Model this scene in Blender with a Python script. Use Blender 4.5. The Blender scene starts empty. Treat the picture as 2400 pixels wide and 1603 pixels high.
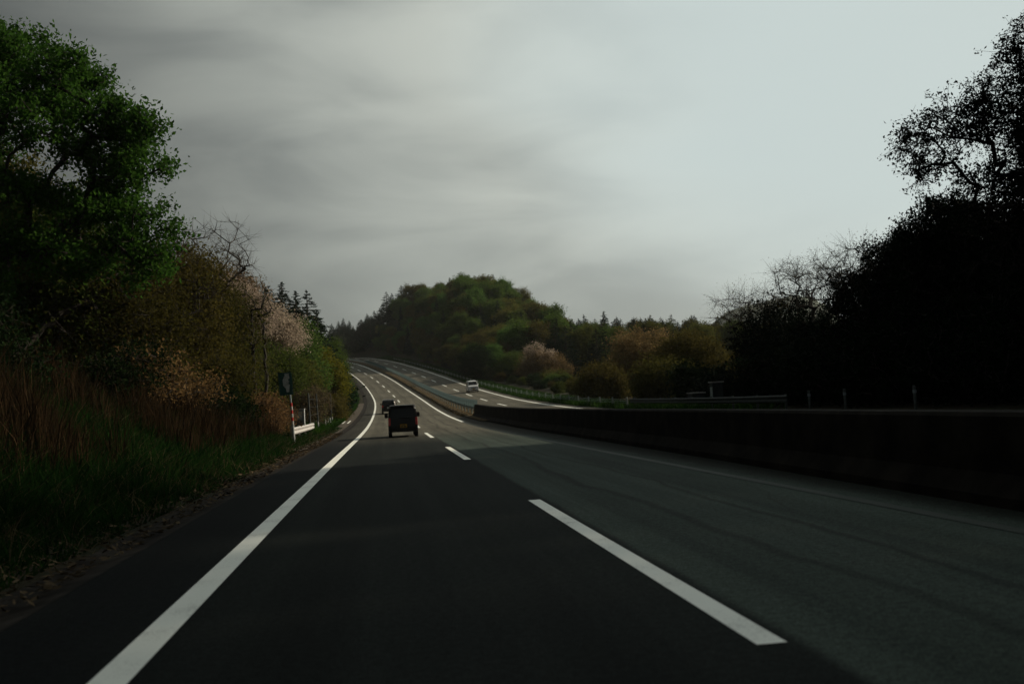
import bpy, bmesh, math, random
import numpy as np
from mathutils import Matrix, Vector

scn = bpy.context.scene
COL = scn.collection
rad = math.radians

# ------------------------------------------------------------------ camera
CAM_H = 1.355
ROLL = rad(3.0)
cam_d = bpy.data.cameras.new("camera")
cam_d.lens = 35.0
cam_d.sensor_width = 36.0
cam_d.clip_start = 0.1
cam_d.clip_end = 6000
cam_d.dof.use_dof = True
cam_d.dof.focus_distance = 26
cam_d.dof.aperture_fstop = 1.7
cam = bpy.data.objects.new("camera", cam_d)
COL.objects.link(cam)
scn.camera = cam
_cy = Vector((-294, -156, -2283)).normalized()            # where the lane direction points, seen from the lens
_e = Vector((math.cos(ROLL), math.sin(ROLL), 0))
_cx = (_e - _e.dot(_cy) * _cy).normalized()
_cz = _cx.cross(_cy)
cam.matrix_world = Matrix.Translation((0, 0, CAM_H)) @ Matrix((_cx, _cy, _cz)).to_4x4()

# ------------------------------------------------------------------ sky, sun, exposure
SUN_EL, SUN_AZ = rad(29), rad(68)                          # azimuth clockwise from +Y
wd = bpy.data.worlds.new("World")
scn.world = wd
wd.use_nodes = True
nt = wd.node_tree
nt.nodes.clear()


def N(tree, kind, **kw):
    n = tree.nodes.new(kind)
    for k, v in kw.items():
        if k.startswith("in_"):
            n.inputs[int(k[3:])].default_value = v
        else:
            setattr(n, k, v)
    return n


def LK(tree, a, b, ao=0, bi=0):
    tree.links.new(a.outputs[ao], b.inputs[bi])


def M_(tree, op, a, b=None, c=None, clamp=False):
    n = tree.nodes.new("ShaderNodeMath")
    n.operation = op
    n.use_clamp = clamp
    for i, v in enumerate((a, b, c)):
        if v is None:
            continue
        if isinstance(v, (int, float)):
            n.inputs[i].default_value = v
        else:
            tree.links.new(v, n.inputs[i])
    return n.outputs[0]


def MIX(tree, f, a, b, blend="MIX"):
    n = tree.nodes.new("ShaderNodeMix")
    n.data_type = "RGBA"
    n.blend_type = blend
    for sock, v in ((n.inputs[0], f), (n.inputs[6], a), (n.inputs[7], b)):
        if isinstance(v, (int, float)):
            sock.default_value = v
        elif isinstance(v, tuple):
            sock.default_value = v if len(v) == 4 else (*v, 1)
        else:
            tree.links.new(v, sock)
    return n.outputs[2]


def RAMP(tree, fac, lo, hi, smooth=True):
    n = tree.nodes.new("ShaderNodeMapRange")
    n.interpolation_type = "SMOOTHSTEP" if smooth else "LINEAR"
    n.inputs[1].default_value = lo
    n.inputs[2].default_value = hi
    tree.links.new(fac, n.inputs[0])
    return n.outputs[0]


def NOISE(tree, vec, scale, detail=4, rough=.55, dist=0.0):
    n = tree.nodes.new("ShaderNodeTexNoise")
    n.inputs["Scale"].default_value = scale
    n.inputs["Detail"].default_value = detail
    n.inputs["Roughness"].default_value = rough
    n.inputs["Distortion"].default_value = dist
    if vec is not None:
        tree.links.new(vec, n.inputs["Vector"])
    return n.outputs[0]


sky = N(nt, "ShaderNodeTexSky", sky_type="NISHITA", sun_disc=False, sun_elevation=SUN_EL, sun_rotation=SUN_AZ,
        air_density=1.0, dust_density=3.0, ozone_density=1.0)
bg_sky = N(nt, "ShaderNodeBackground")
LK(nt, sky, bg_sky)
bg_sky.inputs[1].default_value = 0.06
tc = N(nt, "ShaderNodeTexCoord")
sep = N(nt, "ShaderNodeSeparateXYZ")
LK(nt, tc, sep)
az = M_(nt, "ARCTAN2", sep.outputs[0], sep.outputs[1])
cmb = N(nt, "ShaderNodeCombineXYZ")
nt.links.new(M_(nt, "MULTIPLY", az, 1.45), cmb.inputs[0])
nt.links.new(M_(nt, "ADD", M_(nt, "MULTIPLY", sep.outputs[2], 4.6), M_(nt, "MULTIPLY", az, .04)), cmb.inputs[1])
cp = cmb.outputs[0]
n1 = NOISE(nt, cp, .95, 2, .40, .18)
n2 = NOISE(nt, cp, 2.9, 5, .5, .45)


def dotdir(az, el):
    v = N(nt, "ShaderNodeVectorMath", operation="DOT_PRODUCT")
    LK(nt, tc, v)
    v.inputs[1].default_value = (math.sin(az) * math.cos(el), math.cos(az) * math.cos(el), math.sin(el))
    return v.outputs["Value"]


streak = M_(nt, "ADD", M_(nt, "MULTIPLY", n1, .64), M_(nt, "MULTIPLY", n2, .36))
streak = RAMP(nt, streak, .38, .61)
cloud = MIX(nt, streak, (.262, .286, .272), (.500, .530, .482))
# brighter towards the veiled sun, darker away from it
toward = RAMP(nt, dotdir(rad(60), rad(30)), .30, .90, False)
gain = M_(nt, "ADD", M_(nt, "MULTIPLY", toward, 1.46), .31)
gain = M_(nt, "ADD", gain, M_(nt, "MULTIPLY", RAMP(nt, sep.outputs[2], .28, .02), .10))
gain = M_(nt, "MULTIPLY", gain, M_(nt, "ADD", M_(nt, "MULTIPLY", RAMP(nt, sep.outputs[1], -.3, .6), .45), .55))
cloud = MIX(nt, 1.0, cloud, gain, "MULTIPLY")
# thin bright break in the cloud ahead and to the right
brk = M_(nt, "ADD", dotdir(rad(33), rad(22)), M_(nt, "MULTIPLY", M_(nt, "SUBTRACT", n1, .5), .16))
brk = RAMP(nt, brk, .895, .985)
cloud = MIX(nt, brk, cloud, (.60, .685, .67))
bg_cl = N(nt, "ShaderNodeBackground")
nt.links.new(cloud, bg_cl.inputs[0])
CLOUD = 1.0
bg_cl.inputs[1].default_value = CLOUD
ms = N(nt, "ShaderNodeMixShader")
ms.inputs[0].default_value = 0.94
LK(nt, bg_sky, ms, 0, 1)
LK(nt, bg_cl, ms, 0, 2)
wo = N(nt, "ShaderNodeOutputWorld")
LK(nt, ms, wo)

sun_d = bpy.data.lights.new("sun", "SUN")
sun_d.energy = 4.0
sun_d.angle = rad(1.2)
sun_d.color = (1.0, .85, .64)
sun = bpy.data.objects.new("sun", sun_d)
COL.objects.link(sun)
sun.location = (60, 40, 60)
_sd = Vector((math.sin(SUN_AZ) * math.cos(SUN_EL), math.cos(SUN_AZ) * math.cos(SUN_EL), math.sin(SUN_EL)))
sun.rotation_euler = _sd.to_track_quat("Z", "Y").to_euler()

vs = scn.view_settings
vs.view_transform = "Standard"
vs.look = "None"
vs.exposure = 0.0
vs.gamma = 1.0
vs.use_curve_mapping = False
scn.cycles.max_bounces = 6
scn.cycles.diffuse_bounces = 3
scn.cycles.transmission_bounces = 4
scn.cycles.transparent_max_bounces = 6
scn.cycles.use_denoising = True
scn.cycles.sample_clamp_indirect = 4.0


# ------------------------------------------------------------------ helpers
def tag(o, label=None, cat=None, group=None, kind=None):
    for k, v in (("label", label), ("category", cat), ("group", group), ("kind", kind)):
        if v:
            o[k] = v
    return o


def empty(name, loc=(0, 0, 0), label=None, cat=None, group=None, mat=None):
    o = bpy.data.objects.new(name, None)
    COL.objects.link(o)
    o.empty_display_size = .2
    if mat is not None:
        o.matrix_world = mat
    else:
        o.location = loc
    return tag(o, label, cat, group)


def mesh_np(name, V, F, mat, tone=None, smooth=False, uv=None):
    V = np.asarray(V, np.float32)
    F = np.asarray(F, np.int32)
    me = bpy.data.meshes.new(name)
    k = F.shape[1]
    me.vertices.add(len(V))
    me.vertices.foreach_set("co", V.ravel())
    me.loops.add(F.size)
    me.loops.foreach_set("vertex_index", F.ravel())
    me.polygons.add(len(F))
    me.polygons.foreach_set("loop_start", np.arange(0, F.size, k, dtype=np.int32))
    me.polygons.foreach_set("loop_total", np.full(len(F), k, np.int32))
    if smooth:
        me.polygons.foreach_set("use_smooth", np.ones(len(F), bool))
    if uv is not None:
        lay = me.uv_layers.new(name="st")
        lay.data.foreach_set("uv", np.asarray(uv, np.float32)[F.ravel()].ravel())
    if tone is not None:
        at = me.attributes.new("tone", "FLOAT", "FACE")
        at.data.foreach_set("value", np.asarray(tone, np.float32))
    me.update()
    me.validate()
    if mat:
        me.materials.append(mat)
    return me


def obj(name, me, parent=None, loc=None):
    o = bpy.data.objects.new(name, me)
    COL.objects.link(o)
    if parent:
        o.parent = parent
    if loc is not None:
        o.location = loc
    return o


class MB:
    """collects boxes, prisms, tubes and discs and links them as ONE mesh object"""

    def __init__(self):
        self.v, self.f = [], []

    def add(self, vs_, fs):
        b = len(self.v)
        self.v += [tuple(p) for p in vs_]
        self.f += [tuple(i + b for i in q) for q in fs]
        return self

    def box(self, c, s, rot=None, taper=1.0):
        x, y, z = (a / 2 for a in s)
        p = [(sx * x * (taper if sz > 0 else 1), sy * y * (taper if sz > 0 else 1), sz * z) for sz in (-1, 1) for sy in (-1, 1) for sx in (-1, 1)]
        if rot is not None:
            p = [tuple(rot @ Vector(q)) for q in p]
        p = [(q[0] + c[0], q[1] + c[1], q[2] + c[2]) for q in p]
        return self.add(p, [(0, 2, 3, 1), (4, 5, 7, 6), (0, 1, 5, 4), (2, 6, 7, 3), (0, 4, 6, 2), (1, 3, 7, 5)])

    def tube(self, a, b, r0, r1=None, n=8):
        r1 = r0 if r1 is None else r1
        a, b = Vector(a), Vector(b)
        d = (b - a).normalized()
        u = d.orthogonal().normalized()
        w = d.cross(u)
        p = []
        for c, r in ((a, r0), (b, r1)):
            p += [c + r * (math.cos(t) * u + math.sin(t) * w) for t in (2 * math.pi * i / n for i in range(n))]
        fs = [(i, (i + 1) % n, n + (i + 1) % n, n + i) for i in range(n)]
        fs += [tuple(range(n - 1, -1, -1)), tuple(range(n, 2 * n))]
        return self.add(p, fs)

    def prism(self, poly, y0, y1):
        """polygon in (x, z) pushed along y"""
        n = len(poly)
        p = [(x, y0, z) for x, z in poly] + [(x, y1, z) for x, z in poly]
        fs = [(i, (i + 1) % n, n + (i + 1) % n, n + i) for i in range(n)]
        return self.add(p, fs + [tuple(range(n - 1, -1, -1)), tuple(range(n, 2 * n))])

    def build(self, name, mat, parent=None, bevel=0, smooth=False, seg=2):
        me = bpy.data.meshes.new(name)
        me.from_pydata([tuple(q) for q in self.v], [], self.f)
        bm = bmesh.new()
        bm.from_mesh(me)
        bmesh.ops.recalc_face_normals(bm, faces=bm.faces)
        if bevel:
            bmesh.ops.bevel(bm, geom=list(bm.edges), offset=bevel, segments=seg, affect="EDGES", clamp_overlap=True)
        bm.to_mesh(me)
        bm.free()
        if smooth:
            for q in me.polygons:
                q.use_smooth = True
        me.materials.append(mat)
        return obj(name, me, parent)


def copy_tree(o, parent=None):
    c = o.copy()
    COL.objects.link(c)
    c.parent = parent
    for ch in o.children:
        copy_tree(ch, c)
    return c


# ------------------------------------------------------------------ materials
def new_mat(name):
    m = bpy.data.materials.new(name)
    m.use_nodes = True
    t = m.node_tree
    return m, t, t.nodes["Principled BSDF"]


def plain(name, col, rough=.6, var=.25, scale=6.0, metal=0.0, spec=.4, bump=0.0):
    m, t, p = new_mat(name)
    tcn = N(t, "ShaderNodeTexCoord")
    nz = NOISE(t, tcn.outputs["Object"], scale, 6, .6)
    c = MIX(t, RAMP(t, nz, .3, .7), tuple(a * (1 - var) for a in col), tuple(min(1, a * (1 + var)) for a in col))
    t.links.new(c, p.inputs["Base Color"])
    p.inputs["Roughness"].default_value = rough
    p.inputs["Metallic"].default_value = metal
    p.inputs["Specular IOR Level"].default_value = spec
    if bump:
        b = N(t, "ShaderNodeBump")
        b.inputs["Strength"].default_value = bump
        b.inputs["Distance"].default_value = .02
        t.links.new(nz, b.inputs["Height"])
        LK(t, b, p, 0, p.inputs.find("Normal"))
    return m


def leafmat(name, a, b, trans=.35, per_tree=.25, rough=.55):
    """leaves: two tones by leaf and by tree, some light passes through"""
    m, t, p = new_mat(name)
    at = N(t, "ShaderNodeAttribute", attribute_name="tone")
    oi = N(t, "ShaderNodeObjectInfo")
    c = MIX(t, at.outputs["Fac"], a, b)
    hv = N(t, "ShaderNodeHueSaturation")
    t.links.new(c, hv.inputs["Color"])
    t.links.new(M_(t, "ADD", M_(t, "MULTIPLY", oi.outputs["Random"], per_tree * .12), .5 - per_tree * .06), hv.inputs["Hue"])
    t.links.new(M_(t, "ADD", M_(t, "MULTIPLY", oi.outputs["Random"], per_tree * 2), 1 - per_tree), hv.inputs["Value"])
    t.nodes.remove(p)
    p = N(t, "ShaderNodeBsdfDiffuse")
    t.links.new(hv.outputs[0], p.inputs[0])
    tr = N(t, "ShaderNodeBsdfTranslucent")
    t.links.new(hv.outputs[0], tr.inputs[0])
    mx = N(t, "ShaderNodeMixShader")
    mx.inputs[0].default_value = trans
    out = t.nodes["Material Output"]
    t.links.new(p.outputs[0], mx.inputs[1])
    t.links.new(tr.outputs[0], mx.inputs[2])
    t.links.new(mx.outputs[0], out.inputs[0])
    return m


def asphalt(name, left, right, far_sunlit):
    """(s, t) in the uv map: two lanes of slightly different surfacing, wheel tracks, patches, fine aggregate, cracks"""
    m, t, p = new_mat(name)
    uv = N(t, "ShaderNodeUVMap", uv_map="st")
    sp = N(t, "ShaderNodeSeparateXYZ")
    LK(t, uv, sp)
    S_, T_ = sp.outputs[0], sp.outputs[1]
    tcn = N(t, "ShaderNodeTexCoord")
    pos = tcn.outputs["Object"]
    wob = M_(t, "MULTIPLY", M_(t, "SUBTRACT", NOISE(t, pos, .5, 2), .5), .12)
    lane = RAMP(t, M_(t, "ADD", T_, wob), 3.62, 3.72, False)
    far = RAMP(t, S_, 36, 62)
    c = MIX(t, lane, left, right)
    c = MIX(t, far, c, far_sunlit)  # far stretch lightened: sunlight put into the asphalt colour
    # long streaks along the lane and broad patches
    mp = N(t, "ShaderNodeCombineXYZ")
    t.links.new(M_(t, "MULTIPLY", S_, .035), mp.inputs[0])
    t.links.new(M_(t, "MULTIPLY", T_, 1.3), mp.inputs[1])
    stk = NOISE(t, mp.outputs[0], 1.6, 5, .6)
    c = MIX(t, 1.0, c, MIX(t, RAMP(t, stk, .3, .7), (.80, .80, .81), (1.17, 1.16, 1.13)), "MULTIPLY")
    pat = NOISE(t, pos, .09, 3)
    c = MIX(t, 1.0, c, MIX(t, RAMP(t, pat, .35, .65), (.86, .86, .86), (1.12, 1.12, 1.12)), "MULTIPLY")
    # wheel tracks
    trk = M_(t, "COSINE", M_(t, "MULTIPLY", M_(t, "SUBTRACT", T_, .9), 2 * math.pi / 1.75))
    c = MIX(t, 1.0, c, MIX(t, RAMP(t, trk, -.2, 1), (1.05, 1.05, 1.05), (.88, .88, .88)), "MULTIPLY")
    # tar sealed seams wandering along the right lane, dirt piled up past the edge line and fresh surfacing on the left shoulder
    sv = N(t, "ShaderNodeCombineXYZ")
    t.links.new(M_(t, "MULTIPLY", S_, .09), sv.inputs[0])
    wv = M_(t, "MULTIPLY", M_(t, "SUBTRACT", NOISE(t, sv.outputs[0], 1.0, 5, .6), .5), 1.6)
    for tt, ww, kk in ((4.75, .13, 1.0), (5.6, .09, -.8)):
        dd = M_(t, "ABSOLUTE", M_(t, "SUBTRACT", M_(t, "ADD", T_, M_(t, "MULTIPLY", wv, kk)), tt))
        c = MIX(t, M_(t, "MULTIPLY", M_(t, "SUBTRACT", 1.0, RAMP(t, dd, ww * .1, ww)), .42), c, (.010, .011, .011))
    dirt = RAMP(t, M_(t, "ADD", T_, M_(t, "MULTIPLY", M_(t, "SUBTRACT", NOISE(t, pos, .8, 4), .5), .5)), 7.05, 7.6)
    dirt = M_(t, "MULTIPLY", dirt, RAMP(t, T_, 10.9, 10.3))
    c = MIX(t, M_(t, "MULTIPLY", dirt, .72), c, (.010, .010, .009))
    c = MIX(t, M_(t, "MULTIPLY", RAMP(t, M_(t, "ADD", T_, wob), .16, .05), .65), c, (.007, .008, .009))
    mot = NOISE(t, pos, 16, 4, .7)
    c = MIX(t, 1.0, c, MIX(t, RAMP(t, mot, .3, .7), (.70, .70, .70), (1.32, 1.32, 1.32)), "MULTIPLY")
    agg = NOISE(t, pos, 60, 4, .75)
    c = MIX(t, 1.0, c, MIX(t, RAMP(t, agg, .28, .72), (.30, .30, .30), (1.8, 1.8, 1.8)), "MULTIPLY")
    vo = N(t, "ShaderNodeTexVoronoi", feature="DISTANCE_TO_EDGE")
    vo.inputs["Scale"].default_value = .16
    dn = N(t, "ShaderNodeTexNoise")
    dn.inputs["Scale"].default_value = .9
    t.links.new(pos, dn.inputs["Vector"])
    t.links.new(MIX(t, .28, pos, dn.outputs["Color"], "ADD"), vo.inputs["Vector"])
    crk = RAMP(t, vo.outputs["Distance"], .0, .006)
    c = MIX(t, M_(t, "MULTIPLY", M_(t, "SUBTRACT", 1.0, crk), .25), c, (.012, .012, .012))
    t.links.new(c, p.inputs["Base Color"])
    p.inputs["Roughness"].default_value = .8
    p.inputs["Specular IOR Level"].default_value = .02
    b = N(t, "ShaderNodeBump")
    b.inputs["Strength"].default_value = .35
    b.inputs["Distance"].default_value = .01
    t.links.new(agg, b.inputs["Height"])
    LK(t, b, p, 0, p.inputs.find("Normal"))
    return m


def paint_mat(name, col, spec=.3):
    m, t, p = new_mat(name)
    tcn = N(t, "ShaderNodeTexCoord")
    pos = tcn.outputs["Object"]
    fine = NOISE(t, pos, 55, 4, .7)
    wide = NOISE(t, pos, 1.3, 4, .6)
    wear = RAMP(t, M_(t, "ADD", M_(t, "MULTIPLY", fine, .5), M_(t, "MULTIPLY", wide, .5)), .50, .66)
    c = MIX(t, M_(t, "MULTIPLY", wear, .45), col, (.08, .08, .08))
    t.links.new(c, p.inputs["Base Color"])
    p.inputs["Roughness"].default_value = .6
    p.inputs["Specular IOR Level"].default_value = spec
    return m


def ground_mat():
    m, t, p = new_mat("leaf litter and soil")
    tcn = N(t, "ShaderNodeTexCoord")
    pos = tcn.outputs["Object"]
    a = NOISE(t, pos, .35, 6, .65)
    b = NOISE(t, pos, 6, 5, .7)
    c = MIX(t, RAMP(t, a, .38, .62), (.014, .020, .008), (.024, .018, .011))
    c = MIX(t, RAMP(t, b, .5, .72), c, (.05, .038, .024))
    t.links.new(c, p.inputs["Base Color"])
    p.inputs["Roughness"].default_value = .95
    p.inputs["Specular IOR Level"].default_value = .1
    bp = N(t, "ShaderNodeBump")
    bp.inputs["Strength"].default_value = .8
    bp.inputs["Distance"].default_value = .12
    t.links.new(b, bp.inputs["Height"])
    LK(t, bp, p, 0, p.inputs.find("Normal"))
    return m


MT = dict(
    ground=ground_mat(),
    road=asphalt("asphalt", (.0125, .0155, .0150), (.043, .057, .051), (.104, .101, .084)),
    road2=asphalt("older asphalt", (.104, .101, .084), (.104, .101, .084), (.104, .101, .084)),  # whole carriageway in the sunlight-raised tone of the far stretch
    paint=paint_mat("road paint", (.84, .87, .82)),
    verge=plain("verge concrete", (.085, .075, .062), .9, .45, 3.0, spec=.04, bump=.4),
    worn_shaded_paint=paint_mat("worn and shade darkened road paint", (.050, .060, .055), .02),  # darkened for the shade by the wall as well as for wear
    drain=plain("wet drain concrete", (.020, .018, .016), .9, .5, 2.0, spec=.04, bump=.4),
    dry=plain("median soil and dry grass", (.085, .064, .036), .95, .4, 2.5, spec=.03, bump=.5),
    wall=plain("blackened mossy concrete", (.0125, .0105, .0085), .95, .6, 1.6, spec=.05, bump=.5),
    bark=plain("bark", (.045, .036, .028), .95, .4, 9.0, bump=.6),
    barkdark=plain("dark bark", (.022, .018, .015), .95, .4, 9.0, bump=.6),
    steel=plain("galvanised steel", (.22, .28, .29), .5, .2, 4.0, .3),
    dullsteel=plain("dull weathered steel", (.028, .036, .037), .7, .3, 4.0, spec=.1),
    dimpost=plain("weathered white post", (.19, .21, .21), .7, .3, 6.0),
    palepost=plain("dirty pale post", (.075, .088, .088), .8, .3, 6.0, spec=.1),
    teal=plain("teal painted plate", (.10, .17, .18), .55, .25, 3.0),
    white=plain("white enamel", (.50, .485, .47), .45, .1, 6.0),
    dirtywhite=plain("weathered white enamel", (.40, .43, .43), .6, .3, 6.0),
    red=plain("red enamel", (.50, .03, .025), .45, .12, 6.0),
    sign=plain("dark green sign face", (.006, .060, .052), .4, .1, 3.0),
    grey=plain("grey cabinet paint", (.16, .20, .22), .55, .2, 5.0),
    concrete=plain("pale concrete", (.30, .31, .30), .9, .25, 4.0, bump=.3),
    black=plain("black car paint", (.0035, .0035, .004), .22, .1, 3.0, spec=.35),
    navy=plain("dark grey car paint", (.008, .009, .010), .3, .1, 3.0, spec=.3),
    carwhite=plain("white car paint", (.62, .64, .66), .25, .05, 3.0, spec=.5),
    glass=plain("dark car glass", (.005, .007, .008), .06, .05, 1.0, spec=.45),
    rubber=plain("tyre rubber", (.012, .012, .012), .85, .2, 9.0),
    rim=plain("alloy rim", (.30, .30, .31), .35, .1, 5.0, .7),
    trim=plain("black plastic trim", (.014, .014, .015), .6, .1, 6.0),
    lamp=plain("red lamp lens", (.48, .014, .010), .18, .1, 8.0, spec=.6),
    headlamp=plain("clear lamp lens", (.55, .58, .60), .12, .1, 8.0, spec=.7),
    plate=plain("yellow number plate", (.42, .24, .015), .5, .05, 8.0),
    ink=plain("plate ink", (.02, .03, .02), .6, .05, 8.0),
    post=plain("dark fence post", (.05, .06, .06), .7, .2, 5.0),
)
LM = dict(
    green=leafmat("fresh green leaves", (.015, .046, .008), (.056, .125, .019), .48, .1),
    olive=leafmat("olive young leaves", (.036, .042, .010), (.100, .098, .024), .40, .35),
    brown=leafmat("bronze young leaves", (.038, .035, .010), (.105, .090, .024), .40, .3),
    cherry=leafmat("cherry blossom", (.25, .195, .15), (.56, .47, .38), .45, .1),
    rosy=leafmat("faded blossom and bronze leaf", (.062, .042, .018), (.25, .17, .085), .40, .2),
    yellow=leafmat("yellow green leaves", (.060, .078, .010), (.19, .18, .022), .5, .1),
    hillgreen=leafmat("hillside green leaves", (.036, .070, .015), (.110, .175, .038), .40, .35),
    hillolive=leafmat("hillside olive leaves", (.050, .054, .014), (.140, .130, .034), .40, .35),
    mid=leafmat("mid green leaves", (.034, .060, .013), (.095, .135, .030), .40, .35),
    conifer=leafmat("cedar needles", (.008, .019, .011), (.018, .036, .018), .15, .3),
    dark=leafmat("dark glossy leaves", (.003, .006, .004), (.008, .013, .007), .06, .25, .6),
    tan=leafmat("dry tan leaves", (.055, .034, .014), (.26, .165, .075), .35, .1),
    litter=leafmat("dead leaf litter", (.018, .014, .009), (.13, .10, .065), .1, .0),
    ivy=leafmat("dark ivy leaves", (.006, .014, .006), (.018, .036, .012), .25, .2, .4),
    grass=leafmat("verge grass blades", (.004, .016, .005), (.020, .052, .011), .35, .0),
    strawgrass=leafmat("straw coloured grass", (.022, .018, .010), (.15, .12, .07), .3, .0),
    rust=leafmat("rusty dead stems", (.012, .010, .006), (.060, .038, .021), .25, .0),
    brightgrass=leafmat("bright verge grass", (.010, .034, .006), (.036, .080, .013), .4, .0),
)

# ------------------------------------------------------------------ road alignment
HT = [(-100, 0), (0, 0), (30, .004), (60, .006), (100, .004), (120, 0), (140, -.008), (160, -.024), (180, -.036), (200, -.047), (220, -.062),
      (240, -.077), (260, -.092), (280, -.107), (300, -.125), (320, -.145), (360, -.19), (420, -.26), (600, -.5), (900, -.8), (4000, -.8)]
ZT = [(-100, 0), (40, 0), (52, 0), (71, .12), (91, .45), (111, 1.0), (131, 1.72), (151, 2.6), (171, 3.66), (191, 4.9), (211, 6.36), (231, 7.95),
      (251, 9.65), (271, 11.4), (291, 13.2), (311, 15.1), (331, 16.9), (351, 18.6), (371, 20.2), (391, 21.6), (420, 23.2), (460, 24.6), (600, 25), (4000, 25)]
RS = np.arange(-100, 3000.5, 1.0)
_k = np.ones(15) / 15
RH = np.convolve(np.pad(np.interp(RS, *zip(*HT)), 7, mode="edge"), _k, "valid")
RZ = np.convolve(np.pad(np.interp(RS, *zip(*ZT)), 7, mode="edge"), _k, "valid")
RX = np.concatenate([[0], np.cumsum(np.sin(RH[:-1]))])
RY = np.concatenate([[0], np.cumsum(np.cos(RH[:-1]))])
RX -= RX[100] + 1.5
RY -= RY[100]
BK = np.interp(RS, [-100, 125, 225, 3000], [0, 0, .034, .034])       # banking of the curve


def road_xyz(s, t, dz=0.0):
    s, t = np.broadcast_arrays(np.asarray(s, float), np.asarray(t, float))
    h = np.interp(s, RS, RH)
    return np.stack([np.interp(s, RS, RX) + np.cos(h) * t, np.interp(s, RS, RY) - np.sin(h) * t,
                     np.interp(s, RS, RZ) + np.interp(s, RS, BK) * (np.clip(t, -3, 21) - 3.5) + np.interp(s, [120, 225], [.026, .014]) * np.clip(t - 8, 0, 12) + dz], -1)


def st_of(x, y):
    s = np.array(y, float)
    for _ in range(6):
        h = np.interp(s, RS, RH)
        s = s + (x - np.interp(s, RS, RX)) * np.sin(h) + (y - np.interp(s, RS, RY)) * np.cos(h)
    h = np.interp(s, RS, RH)
    return s, (x - np.interp(s, RS, RX)) * np.cos(h) - (y - np.interp(s, RS, RY)) * np.sin(h)


def sstep(x, a, b):
    u = np.clip((x - a) / (b - a), 0, 1)
    return u * u * (3 - 2 * u)


_rg = np.random.default_rng(5)
_wv = [(_rg.uniform(.02, .30), _rg.uniform(0, 6.3), _rg.uniform(0, 6.3)) for _ in range(9)]


def wobble(x, y):
    z = 0
    for f, a, ph in _wv:
        z = z + .05 / (f + .06) * .25 * np.sin(f * (x * np.cos(a) + y * np.sin(a)) * 2 + ph)
    return z


def bank_h(s, t, x, y):
    L = np.clip(-t - 2.7, 0, None)
    st = 1 - sstep(s, 36, 50)
    h = (.20 + .32 * st) * np.minimum(L, 4.5) + (.32 - .12 * st) * np.clip(L - 4.5, 0, 4.5) + .14 * np.clip(L - 9, 0, 60)
    Rr = np.clip(t - 23.0, 0, None)
    h = h + np.where(Rr > 0, .10 * np.minimum(Rr, 6) + .06 * np.clip(Rr - 6, 0, 40) - .08 * np.clip(Rr - 55, 0, 400), 0) * (1 - .5 * sstep(s, 60, 120))
    far = sstep(s, 340, 400) * (1 - sstep(s, 560, 700))
    h = h + far * np.minimum(np.clip(t - 20.3, 0, None) * .8, 13) * (1 - sstep(t, 62, 105))
    m = sstep(t, 20.5, 36)
    h = h + m * 16.5 * np.exp(-((x - 33) / 25) ** 2 - ((y - 340) / 60) ** 2)
    h = h + wobble(x, y) * (sstep(-t, 3.2, 9) + sstep(t, 22, 30))
    return h


def ground_z(x, y):
    s, t = st_of(np.asarray(x, float), np.asarray(y, float))
    p = road_xyz(s, t)
    return p[..., 2] - .05 + bank_h(s, t, p[..., 0], p[..., 1])


def sheet(name, ss, ts, dz, mat, hfun=None, parent=None, smooth=True):
    ss, ts = np.asarray(ss, float), np.asarray(ts, float)
    Sg, Tg = np.meshgrid(ss, ts, indexing="ij")
    Pq = road_xyz(Sg, Tg, dz)
    if hfun is not None:
        Pq[..., 2] += hfun(Sg, Tg, Pq[..., 0], Pq[..., 1])
    n, mN = Sg.shape
    idx = np.arange(n * mN).reshape(n, mN)
    Fq = np.stack([idx[:-1, :-1], idx[:-1, 1:], idx[1:, 1:], idx[1:, :-1]], -1).reshape(-1, 4)
    me = mesh_np(name, Pq.reshape(-1, 3), Fq, mat, smooth=smooth, uv=np.stack([Sg, Tg], -1).reshape(-1, 2))
    return obj(name, me, parent)


s_gr = np.concatenate([np.arange(-60, 320, 2.5), np.arange(320, 720, 6), np.arange(720, 1300, 40)])
t_gr = np.concatenate([np.arange(-420, -60, 30), np.arange(-60, -20, 4), np.arange(-20, -3, 1.0), [-2.7, -1.8, -1.2, 3, 9, 15, 19.2, 19.8],
                       np.arange(20.5, 40, 1.0), np.arange(40, 120, 4), np.arange(120, 800, 40)])
tag(sheet("ground", s_gr, t_gr, -.05, MT["ground"], bank_h), "brown and green litter covered ground either side of the motorway", "ground", kind="structure")

s_rd = np.concatenate([np.arange(-30, 340, 1.5), np.arange(340, 620, 4)])
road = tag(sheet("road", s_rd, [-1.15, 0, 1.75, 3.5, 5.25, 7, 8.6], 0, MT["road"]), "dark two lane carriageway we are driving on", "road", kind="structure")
opp = tag(sheet("opposite_road", s_rd, [9.75, 11, 12.75, 14.5, 16.25, 18, 19.3], 0, MT["road2"]), "two lane carriageway of oncoming traffic beyond the median", "road", kind="structure")
tag(sheet("median_strip", s_rd[s_rd > 70], [8.15, 8.5, 8.8, 9.3, 9.65, 10.0], .03, MT["dry"], lambda s, t, x, y: .10 * np.clip(1 - ((t - 9) / 1.3) ** 2, 0, 1)),
    "dry strip of soil between the two carriageways", "median", kind="structure")
sd = np.arange(-30, 330, 1.5)
tag(sheet("drain_channel", sd, [-1.62, -1.4, -1.12], .004, MT["drain"], lambda s, t, x, y: -.05 * (np.abs(t + 1.4) < .1)), "dark concrete drain channel along the shoulder", "drain", kind="structure")
tag(sheet("paved_verge", np.arange(38, 150, 1.5), [-2.75, -2.2, -1.63], .012, MT["verge"]), "pale worn paving beside the drain channel", "verge", kind="structure")


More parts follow.
